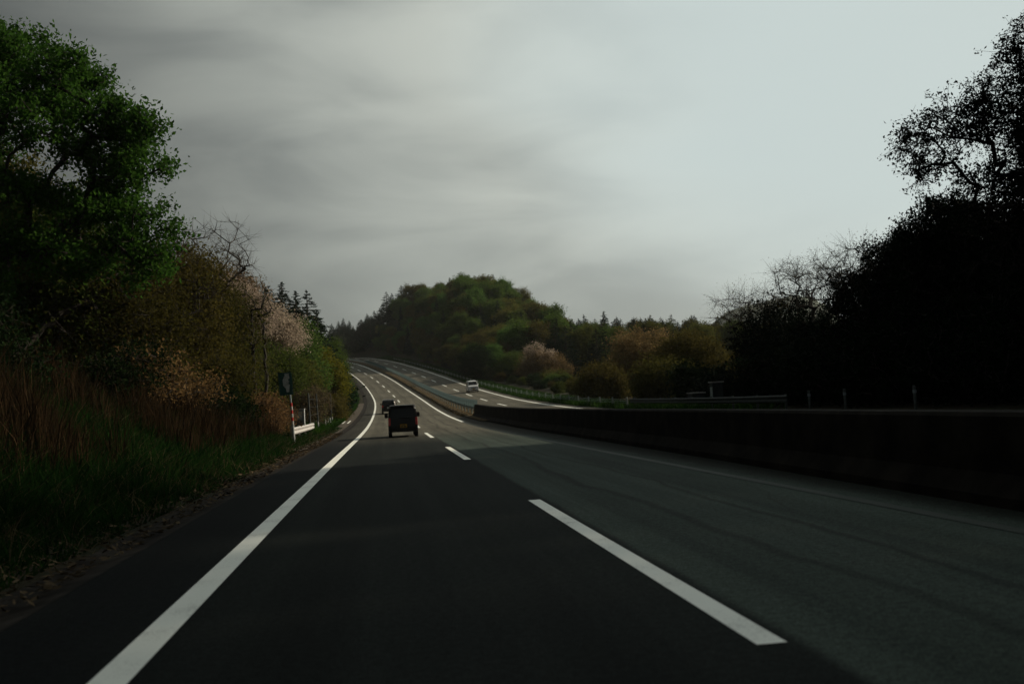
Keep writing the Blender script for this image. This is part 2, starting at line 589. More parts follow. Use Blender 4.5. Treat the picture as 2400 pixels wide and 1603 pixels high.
def line(name, s0, s1, t, w, parent, ds=1.5):
    ss = np.linspace(s0, s1, max(2, int((s1 - s0) / ds) + 1))
    return sheet(name, ss, [t - w / 2, t + w / 2], .006, MT["paint"], parent=parent)


line("edge_line", -20, 500, 0, .22, road)
line("edge_line", 74, 500, 7.0, .26, road)
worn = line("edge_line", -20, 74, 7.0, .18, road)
worn.data.materials[0] = MT["worn_shaded_paint"]
tag(worn, "worn dirty stretch of edge line by the wall, shade put into its colour")
for k in range(-1, 24):
    line("lane_dash", 5.2 + 20 * k, 13.8 + 20 * k, 3.5, .17 + .004 * k, road)
line("edge_line", 60, 500, 18.0, .30, opp)
line("edge_line", 60, 500, 11.0, .18, opp)
for k in range(3, 24):
    line("lane_dash", 9.5 + 20 * k, 18 + 20 * k, 14.5, .24, opp)
for k, tt in enumerate((-1.95, -2.4)):
    tag(sheet("verge_marking", np.linspace(86, 93, 5), [tt - .07, tt + .07], .02, MT["paint"]), "short white stripe painted on the paved verge", "marking", kind="structure")


# ------------------------------------------------------------------ plants
def norm(a):
    return a / np.maximum(np.linalg.norm(a, axis=-1, keepdims=True), 1e-9)


def tubes(A, B, ra, rb, n=4):
    d = norm(B - A)
    ref = np.where(np.abs(d[:, 2:3]) > .9, [[1., 0, 0]], [[0, 0, 1.]])
    u = norm(np.cross(d, ref))
    w = np.cross(d, u)
    ang = np.arange(n) * 2 * np.pi / n
    ring = np.cos(ang)[None, :, None] * u[:, None] + np.sin(ang)[None, :, None] * w[:, None]
    V = np.concatenate([A[:, None] + ring * ra[:, None, None], B[:, None] + ring * rb[:, None, None]], 1)
    base = np.arange(len(A))[:, None] * 2 * n
    i = np.arange(n)
    j = (i + 1) % n
    F = np.stack([base + i, base + j, base + n + j, base + n + i], -1).reshape(-1, 4)
    return V.reshape(-1, 3), F


def ell(rg, c, r, n, hollow=.45, zmin=None):
    d = norm(rg.normal(size=(n, 3)))
    rr = (hollow ** 3 + (1 - hollow ** 3) * rg.random((n, 1))) ** (1 / 3)
    p = np.asarray(c) + d * rr * np.asarray(r)
    return p if zmin is None else p[p[:, 2] > zmin]


def grow(base, pts, rg, step=.5, jit=.08, fork=None, up=.35):
    """branches from the base to every point, each point joining the nearest wood already grown"""
    base = np.asarray(base, float)
    nodes = [base]
    par = [-1]
    if fork is not None:
        prev = 0
        for q in fork:
            q = np.asarray(q, float)
            a = nodes[prev]
            k = max(1, int(np.linalg.norm(q - a) / step))
            for i in range(1, k + 1):
                nodes.append(a + (q - a) * i / k + rg.normal(size=3) * jit * .5 * (i < k))
                par.append(prev)
                prev = len(nodes) - 1
    top = nodes[-1]
    order = np.argsort(np.linalg.norm(pts - top, axis=1))
    arr = np.zeros((len(nodes) + len(pts) * 14, 3))
    arr[:len(nodes)] = nodes
    cnt = len(nodes)
    ends = []
    for oi in order:
        q = pts[oi]
        dv = q - arr[:cnt]
        dist = np.linalg.norm(dv, axis=1)
        cost = dist * (1 + up * np.clip(-dv[:, 2] / np.maximum(dist, .01), 0, 1)) + .06 * np.linalg.norm(arr[:cnt] - top, axis=1)
        cost[0] += 3
        p = int(np.argmin(cost))
        k = int(np.clip(dist[p] / step, 1, 12))
        a = arr[p].copy()
        bow = rg.normal(size=3) * dist[p] * .10 - np.array([0, 0, -.06 * dist[p]])
        for i in range(1, k + 1):
            f = i / k
            arr[cnt] = a + (q - a) * f + bow * 4 * f * (1 - f) * .5 + rg.normal(size=3) * jit * (i < k)
            par.append(p)
            p = cnt
            cnt += 1
        ends.append(p)
    arr = arr[:cnt]
    par = np.array(par)
    load = np.zeros(cnt)
    load[ends] = 1
    for i in range(cnt - 1, 0, -1):
        load[par[i]] += load[i]
    return arr, par, load, np.array(ends)


def make_tree(name, base, pts, mat, bark, seed, leaves=40, spread=.55, lsize=(.10, .22), aspect=.55, twigs=4, twl=.6, r_tip=.012, pw=.5, fork=None,
              step=.5, leafy=1.0, droop=0.0, sides=5, jit=.08):
    """trunk mesh and crown mesh, in coordinates relative to the base"""
    rg = np.random.default_rng(seed)
    base = np.asarray(base, float)
    pts = np.asarray(pts, float)
    arr, par, load, ends = grow(base, pts, rg, step, jit, fork)
    arr = arr - base
    arr[0, 2] -= .25
    rr = r_tip * np.maximum(load, 1) ** pw
    i = np.arange(1, len(arr))
    V, F = tubes(arr[par[i]], arr[i], np.minimum(rr[par[i]], rr[i] * 1.5), rr[i], sides)
    E_ = arr[ends]
    outd = norm(E_ - arr[par[ends]])
    A = np.repeat(E_, twigs, 0)
    D = norm(np.repeat(outd, twigs, 0) * .8 + rg.normal(size=A.shape) * .75 + [0, 0, .15 - droop])
    Lw = twl * rg.uniform(.5, 1.3, (len(A), 1))
    B = A + D * Lw
    V2, F2 = tubes(A, B, np.full(len(A), r_tip * .8), np.full(len(A), r_tip * .3), 3)
    trunk = mesh_np(name + "_wood", np.concatenate([V, V2]), np.concatenate([F, F2 + len(V)]), bark, smooth=True)
    crown = None
    if leafy > 0:
        nl = leaves
        keep = rg.random(len(A)) < leafy
        A, B = A[keep], B[keep]
        clump = np.repeat(rg.random(len(A)), nl)
        f = rg.random((len(A) * nl, 1)) ** .7
        C = np.repeat(A, nl, 0) * (1 - f) + np.repeat(B, nl, 0) * f + rg.normal(size=(len(A) * nl, 3)) * spread * .5 * np.array([1, 1, .75])
        crown = leafmesh(name + "_leaves", C, rg, lsize, aspect, mat, clump)
    return trunk, crown


def leafmesh(name, C, rg, lsize, aspect, mat, clump=None, flat=.35, tone_pow=1.0, size=None):
    n = len(C)
    a = norm(rg.normal(size=(n, 3)))
    b = norm(np.cross(a, norm(rg.normal(size=(n, 3)) + [0, 0, flat])))
    L = rg.uniform(lsize[0], lsize[1], (n, 1))
    if size is not None:
        L = L * size[:, None]
    w = L * aspect * rg.uniform(.7, 1.1, (n, 1))
    up = np.cross(a, b) * L * .12
    V = np.stack([C - a * L * .5, C + b * w * .5 + up, C + a * L * .5, C - b * w * .5 + up], 1).reshape(-1, 3)
    F = np.arange(n * 4).reshape(-1, 4)
    tone = rg.random(n) * .6 + (.4 * clump if clump is not None else .2)
    return mesh_np(name, V, F, mat, tone=tone ** tone_pow)


def plant(name, loc, tm, cm, label, cat, group=None, scale=(1, 1, 1), rz=0.0, crown_name="crown", trunk_name="trunk"):
    e = empty(name, loc, label, cat, group)
    e.scale = scale
    e.rotation_euler = (0, 0, rz)
    obj(trunk_name, tm, e)
    if cm is not None:
        obj(crown_name, cm, e)
    return e


def gz(x, y):
    return float(ground_z(x, y))


R_ = np.random.default_rng
# --- the tall fresh green tree close on the left
rg = R_(11)
b = (-11.2, 29.5, gz(-11.2, 29.5))
GC = [(-9.9, 30.0, 12.8), (-9.5, 31.6, 13.5), (-7.8, 28.7, 11.9), (-7.7, 31.6, 12.3), (-6.6, 29.3, 10.6), (-6.0, 29.7, 10.3), (-6.1, 31.2, 9.8), (-6.6, 29.7, 9.3),
      (-7.7, 30.2, 10.0), (-8.3, 28.3, 10.1), (-10.2, 30.9, 11.2), (-6.2, 30.1, 8.3), (-5.8, 29.4, 7.2), (-6.9, 31.0, 7.3), (-7.4, 29.3, 7.8), (-8.8, 29.8, 8.6),
      (-9.6, 28.7, 8.6), (-9.4, 29.7, 7.3), (-8.0, 28.9, 6.7), (-10.2, 29.1, 11.6), (-11.8, 30.9, 11.8), (-11.2, 29.2, 9.4), (-11.4, 29.9, 7.7), (-11.2, 31.7, 7.0),
      (-7.5, 31.7, 8.8), (-9.4, 30.8, 12.1), (-8.1, 30.1, 11.2), (-6.1, 29.5, 6.5), (-13.2, 30, 10.4), (-10.8, 30.5, 10.2), (-12.2, 29.5, 9.2), (-10.4, 29, 6.6), (-13.5, 29, 8.2), (-13.6, 31, 12.0), (-9.9, 28.2, 5.8), (-12.2, 28.5, 6.0)]
GC = [(a - .75 - .05 * (a + 10), c, d - .55) for a, c, d in GC]
pts = np.concatenate([ell(rg, q, np.array([.85, .85, .60]) * rg.uniform(.75, 1.25), int(rg.integers(13, 22)), .1) for q in GC])
tm, cm = make_tree("green_tree", b, pts, LM["green"], MT["barkdark"], 12, leaves=22, spread=.36, lsize=(.09, .19), twigs=5, twl=.5, r_tip=.015, pw=.46,
                   fork=[(-11.3, 29.6, b[2] + 1.6), (-10.6, 29.8, b[2] + 3.4)], step=.45)
plant("broadleaf_tree", b, tm, cm, "tall fresh green tree at the left edge, leaning over the bank", "tree")


def mixtree(name, base_xy, blobs, mat, bark, seed, label, cat="tree", group=None, lean=(0, 0), skirt=None, **kw):
    rg = R_(seed)
    skirt = (.6 if cat == "bush" else 0) if skirt is None else skirt
    b = (base_xy[0], base_xy[1], gz(*base_xy))
    pts = np.concatenate([ell(rg, c, r, n, .25) for c, r, n in blobs])
    if skirt:
        c, r, n = blobs[0]
        g = gz(c[0], c[1])
        hh = max(.5, (c[2] - g) * .55)
        pts = np.concatenate([pts, ell(rg, (c[0], c[1], g + hh * .8), (r[0] * .95, r[1] * .95, hh), int(n * skirt), .2, zmin=g + .15)])
    zlo = pts[:, 2].min()
    fk = [(b[0] + lean[0] * .4, b[1] + lean[1] * .4, b[2] + .35 * max(.6, zlo - b[2])), (b[0] + lean[0], b[1] + lean[1], b[2] + .8 * max(.8, zlo - b[2]))]
    tm, cm = make_tree(name, b, pts, mat, bark, seed + 1, fork=fk, **kw)
    return plant(name, b, tm, cm, label, cat, group)


# --- olive and bronze trees on the left bank
sp = dict(leaves=20, spread=.55, lsize=(.08, .17), twigs=5, twl=.75, r_tip=.011, pw=.46, skirt=.45)
mixtree("broadleaf_tree", (-10.2, 36.5), [((-9.6, 36, 6.2), (2.4, 2.2, 1.7), 90), ((-8.2, 36, 4.4), (1.5, 1.8, 1.2), 50)], LM["olive"], MT["barkdark"], 21,
        "thin leaved olive tree below the tall green tree's crown", lean=(.6, 0), **sp)
mixtree("broadleaf_tree", (-10.0, 43), [((-8.4, 42, 7.0), (2.0, 2.2, 1.5), 90), ((-7.6, 42, 5.2), (1.4, 1.8, 1.2), 50), ((-10.5, 42, 6.5), (2, 2, 1.8), 60)], LM["brown"], MT["barkdark"], 23,
        "bronze leaved tree with long slanting branches, under the bare twigs", lean=(.8, 0), **sp)
mixtree("broadleaf_tree", (-10.0, 53), [((-9.0, 54, 7.0), (2.0, 2.2, 1.4), 90), ((-7.5, 53, 5.8), (1.5, 2, 1.5), 60)], LM["olive"], MT["barkdark"], 25,
        "olive tree standing between the bare tree and the pink cherry", lean=(.7, 0), **sp)
mixtree("broadleaf_tree", (-13.5, 36), [((-13.0, 36, 7.0), (3.0, 2.5, 2.5), 90), ((-12, 35, 4.4), (2.4, 2, 1.4), 50)], LM["brown"], MT["barkdark"], 27,
        "dim bronze leaved tree behind the trunk of the tall green tree", lean=(.3, 0), **sp)
mixtree("broadleaf_tree", (-9.0, 47), [((-8.3, 47, 4.2), (1.7, 1.8, 1.5), 70), ((-7.0, 48, 3.2), (1.2, 1.5, 1.0), 40)], LM["olive"], MT["barkdark"], 29,
        "low dark olive tree in front of the slanting branches", lean=(.5, 0), **sp)
mixtree("bare_tree", (-8.6, 47), [((-7.2, 46.5, 9.2), (1.5, 1.5, 1.5), 70), ((-6.4, 46.5, 8.2), (1.1, 1.2, 1.0), 40)], LM["brown"], MT["bark"], 31,
        "bare tree with fine leafless twigs against the sky", lean=(.6, 0), leafy=0, twigs=5, twl=.7, r_tip=.009, pw=.5)
for i, (x, y, top, m, lb) in enumerate([
        (-13.4, 40, 8.2, "olive", "olive tree behind the tall green tree's trunk"), (-12.0, 45, 8.6, "brown", "bronze tree behind the olive tree under the green crown"),
        (-10.7, 50, 8.3, "olive", "olive tree behind the bare twigs on the left bank"), (-11.6, 58, 10.8, "brown", "tall bronze tree left of the brownish cherry"),
        (-15.5, 50, 10.5, "olive", "far olive tree deep in the left hand wood"), (-16.5, 42, 9.5, "brown", "bronze tree deep in the left hand wood"),
        (-13.5, 66, 12.0, "olive", "olive tree on the bank behind the brownish cherry"), (-17.5, 60, 12.5, "olive", "tallest olive tree deep in the left hand wood"),
        (-12.5, 82, 12.0, "mid", "green tree between the cherries and the dark conifers"), (-9.6, 84, 8.6, "olive", "olive tree behind the pink cherry's right side"),
        (-9.0, 101, 9.6, "mid", "green tree left of the sunlit yellow green one"), (-8.6, 126, 9.0, "olive", "olive tree furthest along the left bank, below the conifers"),
        (-11, 140, 12.5, "mid", "green tree past the bend on the left"), (-20, 36, 9.5, "olive", "olive tree at the left edge behind the green tree")]):
    hh = top - gz(x, y)
    mixtree("broadleaf_tree", (x, y), [((x + .3, y, top - hh * .30), (2.3, 2.2, hh * .30), 110), ((x + .8, y, top - hh * .58), (2.0, 2.0, hh * .25), 60)], LM[m], MT["barkdark"], 400 + 2 * i, lb,
            lean=(.3, 0), **dict(sp, lsize=(.10, .21), skirt=.5))
# --- cherries
ck = dict(skirt=0, leaves=15, spread=.55, lsize=(.08, .17), twigs=6, twl=.75, r_tip=.012, pw=.48)
mixtree("cherry_tree", (-9.8, 71), [((-9.6, 70, 9.2), (1.9, 2.2, 1.6), 110), ((-10.6, 70, 10.8), (1.5, 1.6, 1.0), 50)], LM["rosy"], MT["barkdark"], 33,
        "cherry tree with fading brownish blossom, left of the pink one", lean=(.2, 0), **ck)
mixtree("cherry_tree", (-8.6, 69), [((-7.5, 69, 7.5), (1.6, 1.8, 1.2), 70), ((-6.4, 69, 6.5), (1.1, 1.4, .8), 40), ((-6.0, 69, 7.3), (.5, .8, .4), 10), ((-9.0, 69, 8.2), (1.2, 1.4, 1.0), 50)], LM["cherry"], MT["barkdark"], 35,
        "pale pink cherry tree in blossom above the roadside sign", lean=(.3, 0), **ck)
mixtree("broadleaf_tree", (-7.8, 64), [((-7.2, 64, 4.4), (1.9, 1.8, 1.4), 80), ((-5.9, 65, 4.0), (1.2, 1.6, 1.1), 50)], LM["mid"], MT["barkdark"], 36,
        "dark green bushy tree below the pink cherry, behind the sign", lean=(.3, 0), **dict(sp, lsize=(.08, .17)))
mixtree("bare_tree", (-6.9, 52), [((-6.5, 52, 4.8), (.10, .10, 2.6), 26), ((-6.3, 52, 7.4), (.7, .6, .9), 16), ((-6.8, 52, 5.6), (.5, .5, 1.0), 6)], LM["mid"], MT["barkdark"], 37, "slender dark tree with twin upright stems and hardly any leaves", lean=(0, 0),
        leafy=.25, leaves=6, spread=.4, lsize=(.08, .16), twigs=3, twl=.6, r_tip=.014, pw=.5)
mixtree("bare_tree", (-6.4, 53), [((-6.0, 53, 4.4), (.08, .10, 2.4), 22), ((-5.9, 53, 6.7), (.5, .5, .9), 14)], LM["mid"], MT["barkdark"], 39, "second slender stem, just right of the twin stemmed tree", lean=(0, 0),
        leafy=.25, leaves=6, spread=.4, lsize=(.08, .16), twigs=3, twl=.6, r_tip=.014, pw=.5)
mixtree("cherry_tree", (-9.4, 62.5), [((-8.1, 62, 7.3), (1.7, 1.6, 1.5), 90), ((-8.8, 62, 8.7), (1.2, 1.2, .8), 40)], LM["cherry"], MT["barkdark"], 135 + 300,
        "dusty pink cherry tree just left of the twin stemmed tree", lean=(.3, 0), **ck)
lk = dict(leafy=.3, leaves=7, spread=.4, lsize=(.07, .15), twigs=4, twl=.8, r_tip=.015, pw=.5, skirt=0)
mixtree("bare_tree", (-11.6, 32), [((-11.0, 32.6, 3.6), (.2, .3, .3), 2), ((-10.3, 33.4, 4.6), (.4, .4, .4), 5), ((-9.5, 34.4, 5.6), (.5, .6, .4), 9), ((-8.7, 35.6, 6.5), (.6, .8, .4), 12), ((-7.9, 37, 7.2), (.7, .8, .4), 14), ((-7.2, 38, 7.9), (.6, .8, .3), 12)], LM["olive"], MT["barkdark"], 441,
        "dark tree with long limbs slanting up to the right under the green crown", lean=(.1, .1), **lk)
mixtree("bare_tree", (-10.0, 37.5), [((-9.5, 38, 3.2), (.2, .3, .3), 2), ((-8.9, 38.6, 4.0), (.4, .4, .3), 6), ((-8.2, 39.4, 4.8), (.5, .6, .4), 10), ((-7.5, 40.2, 5.6), (.6, .8, .4), 12), ((-6.8, 41, 6.4), (.5, .8, .4), 12)], LM["olive"], MT["barkdark"], 443,
        "lower dark slanting tree in front of the bronze leaved one", lean=(.1, .1), **lk)
for i, (x, y, top, m, lb) in enumerate([(-13.8, 37, 11.4, "olive", "tall olive tree seen through the green tree's crown"), (-11.4, 35.5, 9.6, "mid", "green tree seen under the tall green tree's crown")]):
    hh = top - gz(x, y)
    mixtree("broadleaf_tree", (x, y), [((x + .3, y, top - hh * .30), (2.4, 2.2, hh * .30), 110), ((x + .8, y, top - hh * .58), (2.0, 2.0, hh * .25), 60)], LM[m], MT["barkdark"], 450 + 2 * i, lb,
            lean=(.3, 0), **dict(sp, lsize=(.10, .21), skirt=.5))
# --- sunlit greens further along the left
gk = dict(leaves=20, spread=.6, lsize=(.13, .26), twigs=4, twl=.6, r_tip=.013, pw=.46, skirt=.5)
mixtree("broadleaf_tree", (-8.2, 90), [((-7.2, 89, 7.3), (1.9, 2.2, 2.2), 120), ((-6.2, 88, 4.8), (1.8, 2, 2.0), 80)], LM["mid"], MT["barkdark"], 41,
        "rounded green tree right of the pink cherry", lean=(.3, 0), **gk)
mixtree("broadleaf_tree", (-7.0, 78), [((-6.2, 77, 3.6), (1.6, 1.8, 1.5), 90), ((-6.9, 77, 4.6), (1.2, 1.5, 1.0), 45)], LM["olive"], MT["barkdark"], 43,
        "low olive green tree just behind the roadside sign", lean=(.3, 0), **gk)
mixtree("broadleaf_tree", (-6.0, 101), [((-5.6, 101, 5.4), (1.35, 2.0, 2.2), 110), ((-4.6, 101, 4.4), (1.0, 1.6, 1.6), 70)], LM["yellow"], MT["barkdark"], 45,
        "yellow green tree lit by the sun beside the curve", lean=(.3, 0), **gk)
mixtree("broadleaf_tree", (-7.2, 120), [((-5.8, 120, 7.6), (1.8, 2.0, 2.4), 110), ((-5.0, 121, 4.6), (1.2, 1.8, 1.6), 60)], LM["mid"], MT["barkdark"], 47,
        "green tree beyond the yellow green one on the bend", lean=(.3, 0), **gk)
mixtree("shrub", (-4.9, 112), [((-4.6, 112, 2.9), (.8, 1.8, 1.3), 80)], LM["ivy"], MT["barkdark"], 49, "dark evergreen bush under the yellow green tree on the bend", "bush", **gk)
mixtree("shrub", (-6.0, 72), [((-5.3, 73, 2.4), (1.1, 2.2, .8), 80), ((-4.9, 80, 2.3), (.8, 3, .7), 50)], LM["strawgrass"], MT["bark"], 51,
        "pale straw coloured bush behind the tall fence posts", "bush", leaves=9, spread=.5, lsize=(.10, .20), twigs=4, twl=.5, r_tip=.010, pw=.5)
mixtree("shrub", (-4.9, 92), [((-4.4, 92, 1.7), (.7, 4, .9), 80)], LM["brown"], MT["bark"], 53, "brown bush along the inside of the bend", "bush", **gk)
# --- bushes on the left bank
bk = dict(leaves=15, spread=.42, lsize=(.07, .16), twigs=4, twl=.45, r_tip=.009, pw=.48, step=.3)
mixtree("shrub", (-7.6, 33), [((-7.4, 32, 2.9), (1.3, 1.3, .6), 60), ((-6.4, 34, 2.3), (1.1, 1.4, .5), 50)], LM["tan"], MT["bark"], 55, "bush with dry tan leaves above the rusty reeds", "bush", leafy=.5, **bk)
mixtree("shrub", (-8.3, 30.5), [((-8.1, 30, 2.3), (1.3, 1.2, .9), 80), ((-7.4, 31, 3.0), (1.0, 1.0, .7), 40)], LM["ivy"], MT["bark"], 57, "dark glossy bush left of the tan leaved one", "bush", **bk)
mixtree("shrub", (-6.9, 38), [((-6.6, 38, 1.9), (1.2, 1.6, .8), 80), ((-5.9, 40, 1.5), (.9, 1.6, .5), 50)], LM["ivy"], MT["bark"], 59, "dark bush between the tan leaved bush and the sign", "bush", **bk)
mixtree("shrub", (-6.2, 49), [((-5.7, 49, 1.6), (.9, 2.2, .7), 90), ((-5.2, 52, 1.2), (.6, 1.8, .5), 50)], LM["tan"], MT["bark"], 61, "sunlit russet bush right behind the roadside sign", "bush", leafy=.8, **bk)
mixtree("shrub", (-10.2, 24), [((-10, 24, 3.6), (1.8, 1.5, 1.1), 80), ((-9, 24.5, 2.8), (1.2, 1.3, .7), 50)], LM["ivy"], MT["bark"], 63, "dark bush behind the brown reeds at the left edge", "bush", **bk)
mixtree("shrub", (-12.5, 26), [((-12.5, 26, 4.4), (2.2, 1.8, 1.6), 100)], LM["brown"], MT["barkdark"], 65, "dim brown thicket under the tall green tree", "bush", **dict(sp, skirt=.7))
mixtree("shrub", (-9.6, 40), [((-9.4, 40, 3.2), (1.8, 1.8, 1.2), 90)], LM["olive"], MT["barkdark"], 67, "olive undergrowth beneath the bronze leaved tree", "bush", **dict(sp, skirt=.7))
mixtree("shrub", (-9.0, 60), [((-8.6, 61, 4.0), (2.0, 2.2, 1.6), 110)], LM["olive"], MT["barkdark"], 69, "olive undergrowth beneath the cherry trees", "bush", **dict(sp, skirt=.7))


# --- conifers
def conifer_mesh(name, seed, h=14.0, r=2.6, tiers=26, per=12, lsize=(.35, .75), mat="conifer"):
    rg = R_(seed)
    C, A, B, Z = [], [], [], []
    tiers = int(tiers * 1.5)
    for k in range(tiers):
        f = k / (tiers - 1)
        z = h * (.08 + .92 * f)
        rr = r * (1 - f) ** .68 * rg.uniform(.8, 1.1) + .05
        m = max(3, int(per * (1 - .6 * f)))
        for q in range(m):
            a = rg.uniform(0, 6.283)
            ln = rr * rg.uniform(.65, 1.1)
            tip = np.array([math.cos(a) * ln, math.sin(a) * ln, z - .22 * ln + rg.normal() * .12])
            A.append((0, 0, z))
            B.append(tip)
            n = int(14 + 16 * (1 - f))
            u = rg.uniform(.25, 1.0, (n, 1)) ** .7
            C.append(np.array([0, 0, z]) * (1 - u) + tip * u + rg.normal(size=(n, 3)) * np.array([.22, .22, .14]) * (1.15 - f))
            Z.append(np.full(n, 1.1 - .82 * f))
    C = np.concatenate(C)
    cm = leafmesh(name + "_needles", C, rg, lsize, .42, LM[mat], None, .8, 1.0, np.concatenate(Z))
    A, B = np.array(A, float), np.array(B, float)
    V, F = tubes(A, B, np.full(len(A), .035), np.full(len(A), .012), 3)
    V2, F2 = tubes(np.array([[0, 0, -.4], [0, 0, h * .5]]), np.array([[0, 0, h * .5], [0, 0, h]]), np.array([.22, .13]), np.array([.13, .02]), 7)
    return mesh_np(name + "_wood", np.concatenate([V, V2]), np.concatenate([F, F2 + len(V)]), MT["barkdark"], smooth=True), cm


CON = [conifer_mesh("conifer", 70 + i, 14, r_, ti) for i, (r_, ti) in enumerate(((3.0, 26), (3.5, 24), (2.6, 28)))]


def conifer(i, x, y, top, label, group=None, w=1.0):
    z = gz(x, y)
    s = (top - z) / 14.0
    return plant("conifer_tree", (x, y, z), *CON[i % 3], label, "conifer", group, (s * w, s * w, s), (i * 2.4) % 6.28)


G1 = "dark conifers on the left skyline"
for i, (x, y, top) in enumerate([(-14.6, 115, 17.6), (-12.6, 113, 16.0), (-10.9, 115, 16.4), (-9.6, 118, 14.6), (-8.2, 116, 15.4), (-7.2, 117, 13.2), (-16.5, 116, 17.0), (-9.0, 111, 13.4), (-13.4, 108, 15.6), (-11.7, 109, 15.2), (-10.3, 107, 14.2), (-8.9, 109, 14.6), (-7.7, 108, 12.8), (-6.9, 112, 12.2), (-15.2, 109, 16.2)]):
    conifer(i, x, y, top, "dark pointed conifer in the row on the left skyline", G1, 1.6)
G5 = "conifers on the slope past the end of the road"
rg = R_(77)
k = 0
while k < 46:
    s_, t_ = rg.uniform(392, 520), rg.uniform(21.5, 60)
    q = road_xyz(s_, t_)
    conifer(k, q[0], q[1], gz(q[0], q[1]) + rg.uniform(5, 9) + 5 * (s_ < 412), "small dark conifer on the slope past the end of the road", G5, 1.8)
    k += 1
G2 = "conifers beyond the far end of the road"
for i, (x, y, top) in enumerate([(-30, 432, 36), (-26, 428, 38), (-22, 436, 36.5), (-17.5, 431, 38.5), (-34, 440, 36), (-12.5, 436, 36)]):
    conifer(i, x, y, top, "small dark conifer where the road vanishes", G2, 1.6)

# --- the wooded hill right of the road
HB = []
for i in range(5):
    rg = R_(90 + i)
    H = 8.5
    pts = np.concatenate([ell(rg, (rg.normal() * .4, rg.normal() * .4, 5.6), (2.5, 2.5, 2.5), 46, .55), ell(rg, (1.5 * math.cos(i), 1.5 * math.sin(i), 4.3), (1.9, 1.9, 1.6), 22, .5),
                          ell(rg, (-1.2, .9 * (i - 2), 6.2), (1.4, 1.4, 1.6), 18, .5), ell(rg, (0, 0, 2.4), (2.0, 2.0, 1.5), 16, .5)])
    HB.append(lambda m, pts=pts, i=i: make_tree("hill_tree", (0, 0, 0), pts, LM[m], MT["barkdark"], 95 + i, leaves=26, spread=.9, lsize=(.17, .40), aspect=.65, twigs=4, twl=.8,
                                                r_tip=.03, pw=.42, fork=[(0, 0, 1.2), (0, 0, 2.4)], step=.9, sides=4))
PROT = {}


def hill_tree(i, m, x, y, s, label, group, sz=1.0):
    key = (i % 5, m)
    if key not in PROT:
        PROT[key] = HB[i % 5](m)
    return plant("broadleaf_tree", (x, y, gz(x, y) - .1), *PROT[key], label, "tree", group, (s, s, s * sz), (i * 1.7) % 6.28)


rg = R_(4)
spots = []
tries = 0
while len(spots) < 280 and tries < 12000:
    tries += 1
    x, y = rg.uniform(-8, 105), rg.uniform(206, 400)
    s_, t_ = st_of(x, y)
    if t_ < 23.5 or (s_ > 396 and t_ < 26) or t_ > 78 or x / y > .188:
        continue
    if any((x - a) ** 2 + (y - c) ** 2 < 4.9 ** 2 for a, c in spots):
        continue
    spots.append((x, y))
spots = [(x, y) for x, y in spots if x / y < .150 or gz(x, y) + 8.5 < 1.36 + y * (.165 - .44 * x / y)]
for i, (x, y) in enumerate(spots):
    q = rg.random()
    _, t_ = st_of(x, y)
    edge = (.72 + .28 * min(1, max(0, (x + 4) / 16))) * (.62 + .38 * min(1, max(0, (t_ - 24) / 12)))
    if q < .12:
        conifer(i, x, y, gz(x, y) + rg.uniform(9, 12), "dark conifer among the trees of the wooded hill", "conifers on the wooded hill", 1.0)
    elif q < .45:
        hill_tree(i, "hillolive", x, y, rg.uniform(.95, 1.3) * edge, "olive toned tree in the wood covering the hill", "olive trees on the wooded hill", rg.uniform(.9, 1.2))
    elif q < .55:
        hill_tree(i, "brown", x, y, rg.uniform(.85, 1.1) * edge, "bronze toned tree in the wood covering the hill", "bronze trees on the wooded hill", rg.uniform(.9, 1.2))
    else:
        hill_tree(i, "hillgreen", x, y, rg.uniform(.95, 1.35) * edge, "green tree in the wood covering the hill", "green trees on the wooded hill", rg.uniform(.9, 1.2))

G3 = "conifers along the ridge right of the hill"
for i, (x, y, top) in enumerate([(45, 232, 19.6), (48.5, 234, 20.6), (52.8, 231, 21.0), (57, 236, 20.0), (61.5, 236, 19.0), (66, 238, 20.2), (71, 244, 19.4), (43, 236, 18.0),
                                 (55, 240, 19.0), (76, 248, 19.2), (80, 255, 19.0)]):
    conifer(i, x, y, top + 1.0, "dark conifer on the ridge right of the wooded hill", G3, 1.6)
G4 = "distant row of conifers on the right skyline"
for i in range(50):
    x = 62 + i * 3.6 + rg.uniform(-1, 1)
    y = 330 + rg.uniform(-6, 6) - i * .5
    conifer(i, x, y, 28.0 - .06 * i + rg.uniform(-1.8, .9), "far conifer in the dark row on the right skyline", G4, 1.9)

rg = R_(88)
done = []
tries = 0
while len(done) < 150 and tries < 9000:
    tries += 1
    bq, y = rg.uniform(.165, .46), rg.uniform(190, 318)
    x = bq * y
    if any((x - a) ** 2 + (y - c) ** 2 < 4.5 ** 2 for a, c in done) or st_of(x, y)[1] < 27:
        continue
    g = gz(x, y)
    cap = 1.36 + y * (.0985 - .062 * bq) - rg.uniform(.0, 3.0)
    if cap - g < 3.5:
        continue
    done.append((x, y))
    q = rg.random()
    if q < .72:
        conifer(len(done), x, y, min(cap, g + 11), "dark conifer in the wood between the hill and the right skyline", "conifers in the lower wood right of the hill", 1.7)
    else:
        hill_tree(len(done), ("mid", "olive")[q > .8], x, y, min(1.2, (cap - g) / 8.8), "low broad tree in the wood between the hill and the right skyline", "broad trees in the lower wood right of the hill")

